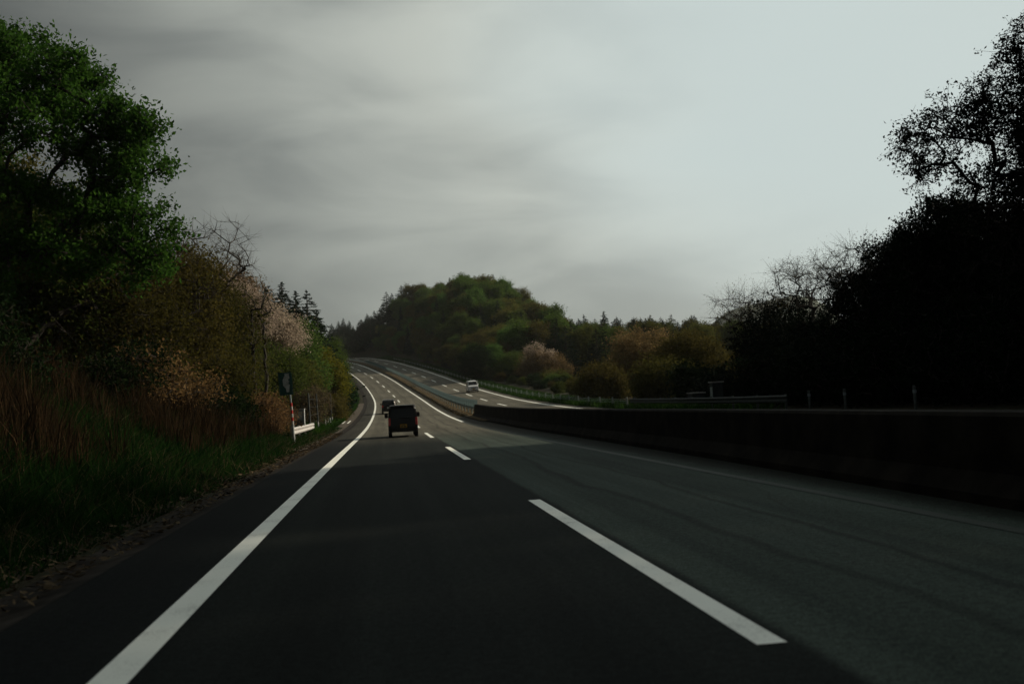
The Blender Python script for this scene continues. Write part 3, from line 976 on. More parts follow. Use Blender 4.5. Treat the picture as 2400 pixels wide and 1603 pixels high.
# --- bushes and small trees beyond the opposite carriageway
rk = dict(leaves=24, spread=.8, lsize=(.14, .32), twigs=5, twl=1.0, r_tip=.013, pw=.46, skirt=.7)
mixtree("broadleaf_tree", (43.9, 202.2), [((43.4, 199.5, 11.5), (5.6, 5.3, 5.1), 150), ((39.4, 198.2, 8.3), (3.7, 4.0, 3.2), 60)], LM["mid"], MT["barkdark"], 131,
        "rounded grey green tree in front of the ridge conifers", **rk)
mixtree("cherry_tree", (30.5, 187.5), [((29.2, 186.2, 7.6), (3.6, 3.5, 3.2), 120), ((32.8, 187, 6.8), (2.9, 3.0, 2.9), 80)], LM["rosy"], MT["barkdark"], 133, "russet bush with pale blossom sprays at its top, beyond the oncoming lanes", "tree", **rk)
mixtree("cherry_tree", (30.1, 185.7), [((27.2, 185, 10.0), (.45, .6, 1.5), 12), ((28.5, 185, 10.8), (.5, .6, 1.8), 16), ((29.8, 185.2, 10.5), (.5, .6, 1.5), 14), ((31.4, 185, 9.9), (.6, .6, 1.2), 12), ((28.8, 184.8, 9.4), (1.6, 1.2, .8), 20)], LM["cherry"], MT["barkdark"], 135, "pale blossom branches rising out of the russet bush", "tree",
        leaves=12, spread=.5, lsize=(.14, .26), twigs=5, twl=.9, r_tip=.012, pw=.5)
mixtree("shrub", (27.7, 202.2), [((26.9, 202.2, 8.9), (3.5, 4.0, 2.5), 110), ((29.3, 202.2, 8.2), (2.4, 2.7, 1.9), 40)], LM["mid"], MT["barkdark"], 137, "green bush left of the blossoming russet one", "bush", **rk)
mixtree("cherry_tree", (27.9, 215.5), [((27.1, 215.5, 11.8), (1.3, 1.6, 2.9), 50)], LM["rosy"], MT["barkdark"], 139, "narrow upright tree with pinkish young leaves between two bushes", "tree", **rk)
mixtree("shrub", (19.5, 205), [((19, 204, 11.2), (3.0, 3, 2.4), 100)], LM["ivy"], MT["barkdark"], 141, "dark bush at the foot of the wooded hill", "bush", **rk)
mixtree("shrub", (29.8, 112), [((29.5, 110, 6.0), (4.0, 3.4, 2.7), 170)], LM["rosy"], MT["barkdark"], 145, "broad bronze bush with reddish feathery tips", "bush", leafy=.75, **rk)
mixtree("shrub", (29.6, 93), [((29.2, 92, 4.6), (3.6, 3, 2.3), 140)], LM["brown"], MT["barkdark"], 147, "brown bush behind the guard rail and the concrete box", "bush", **rk)
mixtree("shrub", (23.0, 104), [((22.8, 103, 3.0), (2.4, 2.6, 1.6), 90)], LM["brown"], MT["barkdark"], 149, "low brown bush in front of the broad bronze one", "bush", **rk)
mixtree("shrub", (23.6, 82), [((23.4, 82, 2.6), (2.2, 2.6, 1.5), 90)], LM["olive"], MT["barkdark"], 151, "low olive bush behind the two concrete boxes", "bush", **rk)
mixtree("shrub", (29.9, 170.2), [((29.7, 170.2, 4.3), (2.3, 4.3, 2.0), 70)], LM["olive"], MT["barkdark"], 153, "olive bush along the verge by the oncoming white car", "bush", **rk)
mixtree("shrub", (32, 75), [((31.5, 74, 5.2), (4.2, 3, 3.0), 150)], LM["dark"], MT["barkdark"], 155, "dark bush under the twiggy trees on the right", "bush", **rk)

UG = []
for i in range(3):
    rg = R_(500 + i)
    UG.append(make_tree("undergrowth_shrub", (0, 0, 0), np.concatenate([ell(rg, (0, 0, 1.2), (1.7, 1.7, 1.1), 50, .2, zmin=.1), ell(rg, (.8 - i * .8, .5, 1.9), (1.0, 1.0, .8), 25, .2)]), LM[("ivy", "mid", "brown")[i]],
                        MT["barkdark"], 510 + i, leaves=16, spread=.6, lsize=(.16, .34), twigs=4, twl=.6, r_tip=.012, pw=.46))
UL = ("dark evergreen shrub in the undergrowth past the oncoming lanes", "green shrub in the undergrowth past the oncoming lanes", "brown shrub in the undergrowth past the oncoming lanes")
rg = R_(520)
for k in range(110):
    s_ = 66 + 3.0 * k + rg.uniform(-1, 1)
    t_ = 24.6 + rg.uniform(0, 2.2) + (k % 3) * 1.8
    q = road_xyz(s_, t_)
    i = int(rg.integers(0, 3))
    sc_ = rg.uniform(.6, 1.15) * (.7 if 80 < s_ < 200 else 1)
    plant("shrub", (q[0], q[1], gz(q[0], q[1]) - .1), *UG[i], UL[i], "bush", ("dark", "green", "brown")[i] + " shrubs past the oncoming lanes", (sc_, sc_, sc_ * rg.uniform(.8, 1.2)), rg.uniform(0, 6.28))

# --- the dark trees on the right
dk = dict(leaves=24, spread=.42, lsize=(.09, .22), twigs=6, twl=.8, r_tip=.016, pw=.47, skirt=.6)
tw = dict(leafy=.3, leaves=5, spread=.5, lsize=(.07, .14), twigs=8, twl=1.3, r_tip=.013, pw=.47)
mixtree("bare_tree", (28.8, 76), [((28.4, 75, 7.9), (2.6, 2.2, 1.9), 80)], LM["brown"], MT["barkdark"], 161, "thin twiggy tree at the left end of the dark trees on the right", **tw)
mixtree("bare_tree", (30.2, 67), [((29.6, 66, 8.7), (2.6, 2.2, 2.0), 100)], LM["brown"], MT["barkdark"], 163, "twiggy tree between the leftmost thin tree and the black trees on the right", **tw)
mixtree("broadleaf_tree", (30.8, 60), [((30.4, 59, 6.8), (2.4, 2.4, 2.0), 120), ((31, 60, 4), (3, 2.5, 2.5), 80)], LM["dark"], MT["barkdark"], 165,
        "dark tree where the twiggy trees meet the black mass on the right", **dk)
mixtree("bare_tree", (30.6, 59), [((29.6, 58.5, 8.6), (2.2, 1.8, 1.6), 70)], LM["brown"], MT["barkdark"], 263, "twiggy tree topping the left shoulder of the black trees on the right", **tw)
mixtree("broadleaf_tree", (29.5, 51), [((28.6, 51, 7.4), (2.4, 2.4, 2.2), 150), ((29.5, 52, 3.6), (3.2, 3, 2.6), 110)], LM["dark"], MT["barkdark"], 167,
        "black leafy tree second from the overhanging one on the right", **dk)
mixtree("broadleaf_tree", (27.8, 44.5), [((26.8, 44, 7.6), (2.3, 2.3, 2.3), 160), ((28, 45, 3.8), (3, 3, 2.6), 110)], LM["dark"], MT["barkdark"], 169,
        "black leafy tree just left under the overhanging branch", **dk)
rg = R_(171)
b = (29.0, 38.5, gz(29, 38.5))
BC = [((26.8, 38, 13.4), (1.8, 1.8, 1.1), 37), ((23.4, 38, 11.9), (1.5, 1.4, .55), 24), ((22.2, 38, 11.2), (.8, 1.0, .5), 11), ((22.4, 38, 10.1), (.7, 1.0, .4), 8), ((23.4, 38.2, 10.6), (.8, 1.0, .4), 8),
      ((24.8, 38, 12.7), (1.2, 1.4, .6), 19), ((28.2, 38, 15.2), (1.6, 1.8, 1.2), 50), ((25.3, 38, 11.6), (1.0, 1.2, .5), 14), ((26.6, 38, 11.9), (1.0, 1.2, .6), 18), ((24.6, 38, 9.6), (.9, 1.2, .5), 12),
      ((28.0, 38, 10.6), (2.0, 2.2, 1.8), 120), ((26.6, 38, 8.6), (1.9, 2.0, 1.4), 100), ((29, 38, 6), (3.0, 3, 3), 150), ((30.5, 39, 13), (2.6, 3, 3), 90), ((26.4, 37.5, 5.2), (2.2, 2.4, 2.2), 90)]
pts = np.concatenate([ell(rg, c_, r_, n_, .15) for c_, r_, n_ in BC])
tm, cm = make_tree("black_tree", b, pts, LM["dark"], MT["barkdark"], 172, fork=[(28.9, 38.4, b[2] + 2.5), (28.4, 38.3, b[2] + 5.5)], leaves=11, spread=.26, lsize=(.08, .20), twigs=6, twl=.85, droop=.55,
                   r_tip=.014, pw=.46)
plant("broadleaf_tree", b, tm, cm, "tall black tree at the right edge with a branch hanging out over the road", "tree")
for i, (x, y, hh) in enumerate([(36, 84, 6.4), (37, 72, 7.2), (36, 60, 8.6), (34.5, 50, 9.6), (33.5, 43, 10.5), (34.5, 36, 12), (32, 52, 10.3), (30.5, 46, 10.3), (32, 39.5, 12), (33, 47, 11)]):
    mixtree("broadleaf_tree", (x, y), [((x, y, hh - 3.2), (3.4, 3.4, 3.0), 120)], LM["dark"], MT["barkdark"], 240 + 2 * i, "dark tree in the second row behind the black trees on the right",
            group="second row of dark trees on the right", **dict(dk, skirt=.8))
# more of the same row, partly or wholly past the right edge of the picture; they shade the road
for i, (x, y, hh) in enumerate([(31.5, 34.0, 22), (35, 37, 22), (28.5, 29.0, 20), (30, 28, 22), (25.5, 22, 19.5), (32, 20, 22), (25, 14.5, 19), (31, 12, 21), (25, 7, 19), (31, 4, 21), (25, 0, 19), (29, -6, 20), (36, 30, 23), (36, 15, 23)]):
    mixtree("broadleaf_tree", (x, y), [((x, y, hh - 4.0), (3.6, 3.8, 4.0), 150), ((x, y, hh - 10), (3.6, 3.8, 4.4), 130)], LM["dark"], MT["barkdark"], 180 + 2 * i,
            "unseen black roadside tree past the right edge, shading the road", group="unseen black trees past the right edge", **dk)
for i, (x, y, hh) in enumerate([(24.2, 66, 2.2), (23.8, 58, 2.6), (24, 51, 3.0), (23.6, 44, 3.2), (23.8, 37, 3.4), (24, 30, 3.4), (27, 62, 4.6), (27, 48, 4.6), (26.5, 34, 5)]):
    mixtree("shrub", (x, y), [((x, y, gz(x, y) + hh * .55), (2.2, 4.0, hh * .55), 110)], LM["dark"], MT["barkdark"], 200 + 2 * i,
            "dark bush at the foot of the black trees on the right", "bush", "dark bushes under the right hand trees", leaves=12, spread=.7, lsize=(.16, .34), twigs=4, twl=.6, r_tip=.014, pw=.48)


# --- grasses and reeds (nobody could count them)
def blades(name, s, t, h, w, mat, rg, lean=.35, tone_pow=1.0, extra=0.0):
    n = len(s)
    p = road_xyz(s, t)
    p[:, 2] = p[:, 2] - .06 + bank_h(s, t, p[:, 0], p[:, 1])
    a = rg.uniform(0, 6.283, n)
    side = np.stack([np.cos(a), np.sin(a), 0 * a], -1) * (w * .5)[:, None]
    ln = rg.normal(size=(n, 2)) * lean
    up = np.stack([ln[:, 0], ln[:, 1], np.ones(n)], -1) * h[:, None]
    mid = p + up * [.35, .35, .55]
    V = np.stack([p - side, p + side, mid + side * .7, mid - side * .7, p + up + side * .1, p + up - side * .1], 1).reshape(-1, 3)
    k = np.arange(n)[:, None] * 6
    F = np.concatenate([k + [[0, 1, 2, 3]], k + [[3, 2, 4, 5]]], 1).reshape(-1, 4)
    tone = np.repeat(rg.random(n) ** tone_pow, 2)
    return mesh_np(name, V, F, mat, tone=tone)


def patchy(rg, n, s0, s1, t0, t1, near=2.0, clump=.8):
    k = max(1, n // 40)
    cs = s0 + (s1 - s0) * rg.random(k) ** near
    ct = rg.uniform(t0, t1, k)
    i = rg.integers(0, k, n)
    return cs[i] + rg.normal(size=n) * clump, np.clip(ct[i] + rg.normal(size=n) * clump * .7, t0 - .25, t1 + .2)


rg = R_(300)
s, t = patchy(rg, 110000, 4, 75, -8.5, -2.1, 1.6, .6)
o = obj("grass", blades("grass", s, t, rg.uniform(.12, .5, len(s)) * np.clip((-t - 1.5) / 1.5, .25, 1), rg.uniform(.010, .028, len(s)) * (1 + s / 40), LM["grass"], rg, .5))
tag(o, "dark green grass covering the bank beside the left shoulder", "grass", kind="stuff")
s, t = patchy(rg, 22000, 4, 70, -7.5, -1.7, 1.4, .5)
o = obj("straw_grass", blades("straw", s, t, rg.uniform(.06, .5, len(s)) * np.clip((-t - 1.3) / 1.5, .2, 1), rg.uniform(.006, .015, len(s)) * (1 + s / 40), LM["strawgrass"], rg, 1.0, 1.6))
tag(o, "dry straw mixed into the grass by the left shoulder", "dry grass", kind="stuff")
sa, ta = patchy(rg, 13000, 10, 21, -7.5, -4.0, 1.0, .5)
sb_, tb_ = patchy(rg, 15000, 25, 47, -7.0, -3.6, 1.0, .6)
s, t = np.concatenate([sa, sb_]), np.concatenate([ta, tb_])
hr = rg.uniform(.3, 1.35, len(s)) * (.72 + .35 * np.sin(s * 1.3 + t * 2.1) + .2 * np.sin(s * 3.1 - t * 1.7))
o = obj("reeds", blades("reeds", s, t, np.maximum(hr, .25), rg.uniform(.009, .022, len(s)) * (1 + s / 50), LM["rust"], rg, .22, 1.4))
tag(o, "rusty brown dead reeds standing along the left bank", "reeds", kind="stuff")
n_ = 6500
s, t = 3 + 60 * rg.random(n_) ** 1.6, -1.25 - np.abs(rg.normal(size=n_)) * .55
q = road_xyz(s, t, .012 + .02 * rg.random(n_))
an = rg.uniform(0, 6.283, n_)
lv = rg.uniform(.012, .055, n_)[:, None] * (1 + s[:, None] / 60)
u_ = np.stack([np.cos(an), np.sin(an), rg.normal(size=n_) * .25], -1) * lv
v_ = np.stack([-np.sin(an), np.cos(an), rg.normal(size=n_) * .25], -1) * lv * rg.uniform(.15, .6, n_)[:, None]
o = obj("leaf_litter", mesh_np("leaf_litter", np.stack([q - u_, q + v_, q + u_, q - v_], 1).reshape(-1, 3), np.arange(n_ * 4).reshape(-1, 4), LM["litter"], tone=rg.random(n_) ** 2))
tag(o, "dead leaves and straw scattered along the left drain channel", "leaves", kind="stuff")
s, t = patchy(rg, 26000, 60, 330, -5.2, -2.75, 1.6, 1.4)
o = obj("bend_grass", blades("grass", s, t, rg.uniform(.15, .55, len(s)), rg.uniform(.05, .12, len(s)) * (1 + s / 150), LM["brightgrass"], rg, .5))
tag(o, "brighter green grass on the inside of the bend", "grass", kind="stuff")
s, t = patchy(rg, 30000, 56, 360, 19.5, 22.8, 1.6, 1.4)
o = obj("verge_grass", blades("grass", s, t, rg.uniform(.15, .6, len(s)), rg.uniform(.05, .12, len(s)) * (1 + s / 150), LM["brightgrass"], rg, .5))
tag(o, "strip of bright green grass beyond the oncoming lanes", "grass", kind="stuff")
s = 88 + 230 * rg.random(9000) ** 1.5
t = rg.uniform(7.9, 10.1, len(s))
Vv = blades("mediangrass", s, t, rg.uniform(.06, .28, len(s)), rg.uniform(.03, .08, len(s)) * (1 + s / 150), LM["strawgrass"], rg, .6)
o = obj("median_grass", Vv)
tag(o, "dry grass growing on the strip between the carriageways", "dry grass", kind="stuff")

# --- wooded mountain far away on the right
xs, ys = np.meshgrid(np.linspace(450, 1200, 150), np.linspace(1500, 2050, 60), indexing="ij")
hz = 150 * np.exp(-((xs - 720) / 150) ** 4 - ((ys - 1800) / 190) ** 2) + 60 * np.exp(-((xs - 950) / 200) ** 2 - ((ys - 1800) / 190) ** 2)
rg = R_(9)
hz = hz + np.abs(rg.normal(size=hz.shape)) * 3.0 * (hz > 12)
idx = np.arange(xs.size).reshape(xs.shape)
Fq = np.stack([idx[:-1, :-1], idx[1:, :-1], idx[1:, 1:], idx[:-1, 1:]], -1).reshape(-1, 4)
o = obj("mountain", mesh_np("mountain", np.stack([xs, ys, hz - 2], -1).reshape(-1, 3), Fq, plain("far forest", (.045, .07, .045), .95, .35, .02), smooth=True))
tag(o, "hazy wooded mountain far off on the right", "mountain", kind="structure")


# ------------------------------------------------------------------ barriers, posts, signs
def frame_at(s, t, flip=False, dz=0.0):
    p = road_xyz(s, t, dz)
    a = Vector(road_xyz(s + 1.0, t) - road_xyz(s - 1.0, t)).normalized()
    r = Vector(road_xyz(s, t + .5) - road_xyz(s, t - .5)).normalized()
    if flip:
        a, r = -a, -r
    u = r.cross(a).normalized()
    return Matrix.Translation(Vector(p)) @ Matrix((r, a, u)).transposed().to_4x4()


def sweep(name, prof, ss, mat, parent=None, caps=True, smooth=False):
    """closed (t, z) outline swept along the road"""
    ss = np.asarray(ss, float)
    n = len(prof)
    rows = np.stack([road_xyz(ss, a, z) for a, z in prof], 1)
    V = rows.reshape(-1, 3)
    F = []
    for i in range(len(ss) - 1):
        for j in range(n):
            F.append((i * n + j, i * n + (j + 1) % n, (i + 1) * n + (j + 1) % n, (i + 1) * n + j))
    if caps:
        F += [tuple(range(n - 1, -1, -1)), tuple((len(ss) - 1) * n + j for j in range(n))]
    me = bpy.data.meshes.new(name)
    me.from_pydata([tuple(q) for q in V], [], F)
    bm = bmesh.new()
    bm.from_mesh(me)
    bmesh.ops.recalc_face_normals(bm, faces=bm.faces)
    bm.to_mesh(me)
    bm.free()
    me.materials.append(mat)
    if smooth:
        for q in me.polygons:
            q.use_smooth = True
    return obj(name, me, parent)


ws = np.concatenate([np.arange(-22, 40, 1.0), np.arange(40, 85.6, 1.3)])
w_off = np.interp(ws, [-22, 9, 20, 40, 86], [-.86, -.86, -.55, -.26, .02])
w_top = np.interp(ws, [-22, 30, 60, 86], [.985, .985, 1.05, 1.06])
wpr = [(8.62, -.1), (8.64, .12), (8.80, .34), (8.86, .955), (8.90, 1.0), (9.20, 1.0), (9.24, .955), (9.30, .34), (9.46, .12), (9.48, -.1)]
rows = np.stack([road_xyz(ws, a + w_off, c * (w_top if c > .5 else 1)) for a, c in wpr], 1)
nw = len(wpr)
wf = [(a * nw + q, a * nw + (q + 1) % nw, (a + 1) * nw + (q + 1) % nw, (a + 1) * nw + q) for a in range(len(ws) - 1) for q in range(nw)]
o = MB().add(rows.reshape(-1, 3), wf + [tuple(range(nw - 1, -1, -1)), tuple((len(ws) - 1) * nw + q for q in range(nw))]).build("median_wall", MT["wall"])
tag(o, "dark weathered concrete wall between the two carriageways", "wall")

# glare fence: double guard beam with upright plates, from the end of the wall up the hill
gf = empty("glare_fence", tuple(road_xyz(88, 9.1)), "teal fence of upright plates running up the median from the wall's end", "fence")
bpy.context.view_layer.update()
off = np.array(gf.location)


def to_local(o, off=off):
    me = o.data
    co = np.empty(len(me.vertices) * 3, np.float32)
    me.vertices.foreach_get("co", co)
    co = co.reshape(-1, 3) - off
    me.vertices.foreach_set("co", co.ravel())
    me.update()
    return o


sb = np.arange(86, 360.1, 2.0)
for tt in (9.2,):
    d = 1 if tt > 9.1 else -1
    to_local(sweep("guard_beam", [(tt, .56), (tt + .04 * d, .59), (tt + .04 * d, .63), (tt, .67), (tt + .04 * d, .71), (tt + .04 * d, .75), (tt, .78), (tt - .02 * d, .78), (tt - .02 * d, .56)], sb, MT["steel"], gf))
pm = MB().box((0, 0, .62), (.10, .10, 1.3)).build("plate", MT["teal"], None)
plate_me = MB().box((0, 0, .0), (.46, .035, .62)).box((0, 0, -.28), (.50, .05, .05)).build("plate_tmp", MT["teal"], None, .012)
post_me = MB().tube((0, 0, -.1), (0, 0, .9), .055, n=8).box((0, 0, .66), (.30, .10, .10)).build("post_tmp", MT["steel"], None)
bpy.data.objects.remove(pm)


def rel(m4):
    return Matrix.Translation(-Vector(off)) @ m4


for k in range(96):
    sk = 86.6 + 2.45 * k
    o = obj("plate", plate_me.data, gf)
    o.matrix_local = rel(frame_at(sk, 9.06, dz=1.10) @ Matrix.Rotation(rad(32), 4, "Z"))
for k in range(68):
    o = obj("post", post_me.data, gf)
    o.matrix_local = rel(frame_at(86.4 + 4.0 * k, 9.06))
bpy.data.objects.remove(plate_me)
bpy.data.objects.remove(post_me)

# cable barrier with white posts beyond the oncoming lanes
cb = empty("cable_barrier", tuple(road_xyz(78, 20.0)), "long cable barrier on white posts beyond the oncoming lanes", "barrier")
off2 = np.array(cb.location)
wp = MB().tube((0, 0, -.2), (0, 0, .80), .075, n=8).tube((0, 0, .80), (0, 0, .84), .075, .04, n=8).build("wp", MT["dimpost"], None)
for k in range(52):
    o = obj("post", wp.data, cb)
    o.matrix_local = Matrix.Translation(-Vector(off2)) @ frame_at(76 + 5.0 * k, 20.0)
for zc in (.42, .55, .68):
    to_local(sweep("cable", [(19.91, zc - .01), (19.93, zc - .01), (19.93, zc + .01), (19.91, zc + .01)], np.arange(76, 332, 2.5), MT["steel"], cb), off2)

# guard rail on the right with its concrete boxes and marker posts


def w_beam(name, tt, s0, s1, z0, face, mat, parent, off_):
    """W profile: two humps towards the road"""
    f = face
    pr = [(tt, z0), (tt + .055 * f, z0 + .05), (tt + .055 * f, z0 + .10), (tt + .005 * f, z0 + .155), (tt + .005 * f, z0 + .195), (tt + .055 * f, z0 + .25), (tt + .055 * f, z0 + .30), (tt, z0 + .35),
          (tt - .02 * f, z0 + .35), (tt - .015 * f, z0 + .18), (tt - .02 * f, z0)]
    return to_local(sweep(name, pr, np.linspace(s0, s1, max(2, int((s1 - s0) / 2) + 1)), mat, parent), off_)


gr = empty("guard_rail", tuple(road_xyz(56, 20.0)), "dull steel guard rail in shadow beyond the oncoming lanes", "guard rail")
off3 = np.array(gr.location)
w_beam("rail", 19.8, 44, 74, .42, -1, MT["dullsteel"], gr, off3)
gp = MB().tube((0, 0, -.2), (0, 0, .82), .07, n=8).box((0, -.0, .6), (.16, .12, .16)).build("gp", MT["palepost"], None)
for k in range(9):
    o = obj("post", gp.data, gr)
    o.matrix_local = Matrix.Translation(-Vector(off3)) @ frame_at(44.5 + 3.6 * k, 19.93)
for k, (s_, lb) in enumerate(((42.5, "pale marker post just right of the guard rail's end"), (39, "pale marker post second past the guard rail's end"), (33.5, "dim pale marker post furthest right, under the black trees"))):
    e = empty("marker_post", label=lb, cat="post", group="marker posts past the guard rail", mat=frame_at(s_, 20.2))
    MB().tube((0, 0, -.2), (0, 0, .9), .055, n=10).tube((0, 0, .9), (0, 0, .94), .055, .03, n=10).build("post", MT["palepost"], e)
    MB().tube((0, 0, .66), (0, 0, .78), .062, n=10).box((0, -.06, .72), (.09, .02, .09)).build("reflector_band", MT["grey"], e)
e = empty("utility_box", label="tall grey concrete box with a pale flat cap behind the guard rail", cat="box", mat=frame_at(57.5, 21.0))
MB().box((0, 0, .75), (.62, .62, 1.7)).build("body", MT["dullsteel"], e, .02)
MB().box((0, 0, 1.64), (.76, .76, .075)).build("cap", MT["concrete"], e, .015)
MB().box((-.312, 0, .95), (.02, .42, .8)).box((-.33, .14, .95), (.03, .03, .12)).build("door", MT["steel"], e, .005)
e = empty("utility_box", label="low wide concrete box with a pale cap, left of the tall one", cat="box", mat=frame_at(61.5, 21.0))
MB().box((0, 0, .45), (.8, 1.0, 1.1)).build("body", MT["dullsteel"], e, .02)
MB().box((0, 0, 1.035), (.92, 1.14, .07)).build("cap", MT["concrete"], e, .015)

# short white guard rail on the left
gl = empty("guard_rail", tuple(road_xyz(54, -2.95)), "short white guard rail on the grass right of the roadside sign", "guard rail")
off4 = np.array(gl.location)
w_beam("rail", -2.9, 47.5, 60.5, .40, 1, MT["white"], gl, off4)
gp2 = MB().tube((0, 0, -.3), (0, 0, .78), .06, n=8).box((.04, 0, .58), (.12, .1, .14)).build("gp2", MT["white"], None)
for k in range(4):
    o = obj("post", gp2.data, gl)
    o.matrix_local = Matrix.Translation(-Vector(off4)) @ frame_at(48.3 + 3.8 * k, -3.02)
for tmp in (wp, gp, gp2):
    bpy.data.objects.remove(tmp)

# cabinet
e = empty("roadside_cabinet", label="grey blue cabinet on a stand behind the short white guard rail", cat="cabinet", mat=frame_at(60.5, -3.75, dz=.1))
MB().box((0, 0, .85), (.62, .45, 1.25)).build("body", MT["grey"], e, .02)
MB().box((.0, -.235, 1.15), (.46, .02, .45)).build("window_panel", MT["dirtywhite"], e, .004)
MB().box((.02, -.235, .62), (.46, .02, .42)).box((.2, -.25, .62), (.04, .03, .1)).build("door", MT["post"], e, .004)
MB().box((0, 0, 1.51), (.76, .60, .06)).box((.335, 0, .85), (.05, .46, 1.25)).build("hood", MT["dirtywhite"], e, .01)
MB().box((0, 0, .03), (.4, .35, .4)).build("stand", MT["steel"], e, .01)

# sign with its post
m_sign = frame_at(47.6, -2.85, dz=.0) @ Matrix.Rotation(rad(-2.5), 4, "Y")
e = empty("road_sign", label="dark green information sign with a white map shape on a thin grey post", cat="sign", mat=m_sign)
MB().tube((0, 0, -.3), (0, 0, 3.35), .045, n=10).build("post", MT["steel"], e)
sgn = MB().box((-.16, -.06, 2.83), (.62, .03, 1.06)).build("sign_panel", MT["sign"], e, .008)
pic = [(.06, -.47), (.09, -.20), (.12, -.12), (.06, -.05), (.06, .03), (.12, .05), (.06, .12), (.06, .18), (.12, .22), (.10, .47), (-.10, .47), (-.09, .36), (-.14, .32), (-.15, .25), (-.20, .17), (-.20, -.12), (-.13, -.22), (-.08, -.27), (-.06, -.47)]
pmb = MB().prism([(x - .08 , z * .92 + 2.86) for x, z in pic], -.086, -.080)
pmb.build("pictogram", MT["dirtywhite"], sgn)
MB().box((-.16, -.03, 2.55), (.5, .03, .05)).box((-.16, -.03, 3.1), (.5, .03, .05)).build("bracket", MT["steel"], e)
# red and white snow pole
e = empty("snow_pole", label="red and white banded snow pole standing against the sign post", cat="pole", mat=frame_at(46.2, -2.72) @ Matrix.Rotation(rad(-2.0), 4, "Y"))
MB().tube((0, 0, -.3), (0, 0, .92), .062, n=12).build("lower_post", MT["dirtywhite"], e)
z = .92
for k in range(6):
    z1 = z + (.165 if k else .16)
    MB().tube((0, 0, z), (0, 0, z1), .052, n=12).build("band", MT["white"] if k % 2 == 0 else MT["red"], e)
    z = z1
# tall wire fence posts and wires on the inside of the bend
e = empty("wire_fence", tuple(road_xyz(72, -3.4)), "wire fence on tall thin dark posts behind the cabinet", "fence")
off5 = np.array(e.location)
tp = MB().tube((0, 0, -.3), (0, 0, 2.6), .055, n=8).build("tp", MT["post"], None)
SP = [64, 71, 79, 88, 98]
for s_ in SP:
    o = obj("post", tp.data, e)
    o.matrix_local = Matrix.Translation(-Vector(off5)) @ frame_at(s_, -3.35) @ Matrix.Rotation(rad(-1.5), 4, "Y")
bpy.data.objects.remove(tp)
wmb = MB()
for zc in (.7, 1.2, 1.7, 2.2):
    for a, c in zip(SP[:-1], SP[1:]):
        wmb.tube(Vector(road_xyz(a, -3.35, zc) - off5), Vector(road_xyz(c, -3.35, zc) - off5), .006, n=4)
wmb.build("wire", MT["post"], e)
for k, s_ in enumerate((58.5, 62.5, 66.5, 74, 77, 80, 83)):
    q = empty("marker_post", label="short pale stake in the grass along the inside of the bend", cat="post", group="short pale stakes on the inside of the bend", mat=frame_at(s_, -3.05))
    MB().tube((0, 0, -.2), (0, 0, .62), .05, n=8).build("stake", MT["dirtywhite"], q)
    MB().tube((0, 0, .62), (0, 0, .70), .06, .045, n=8).build("cap", MT["white"], q)


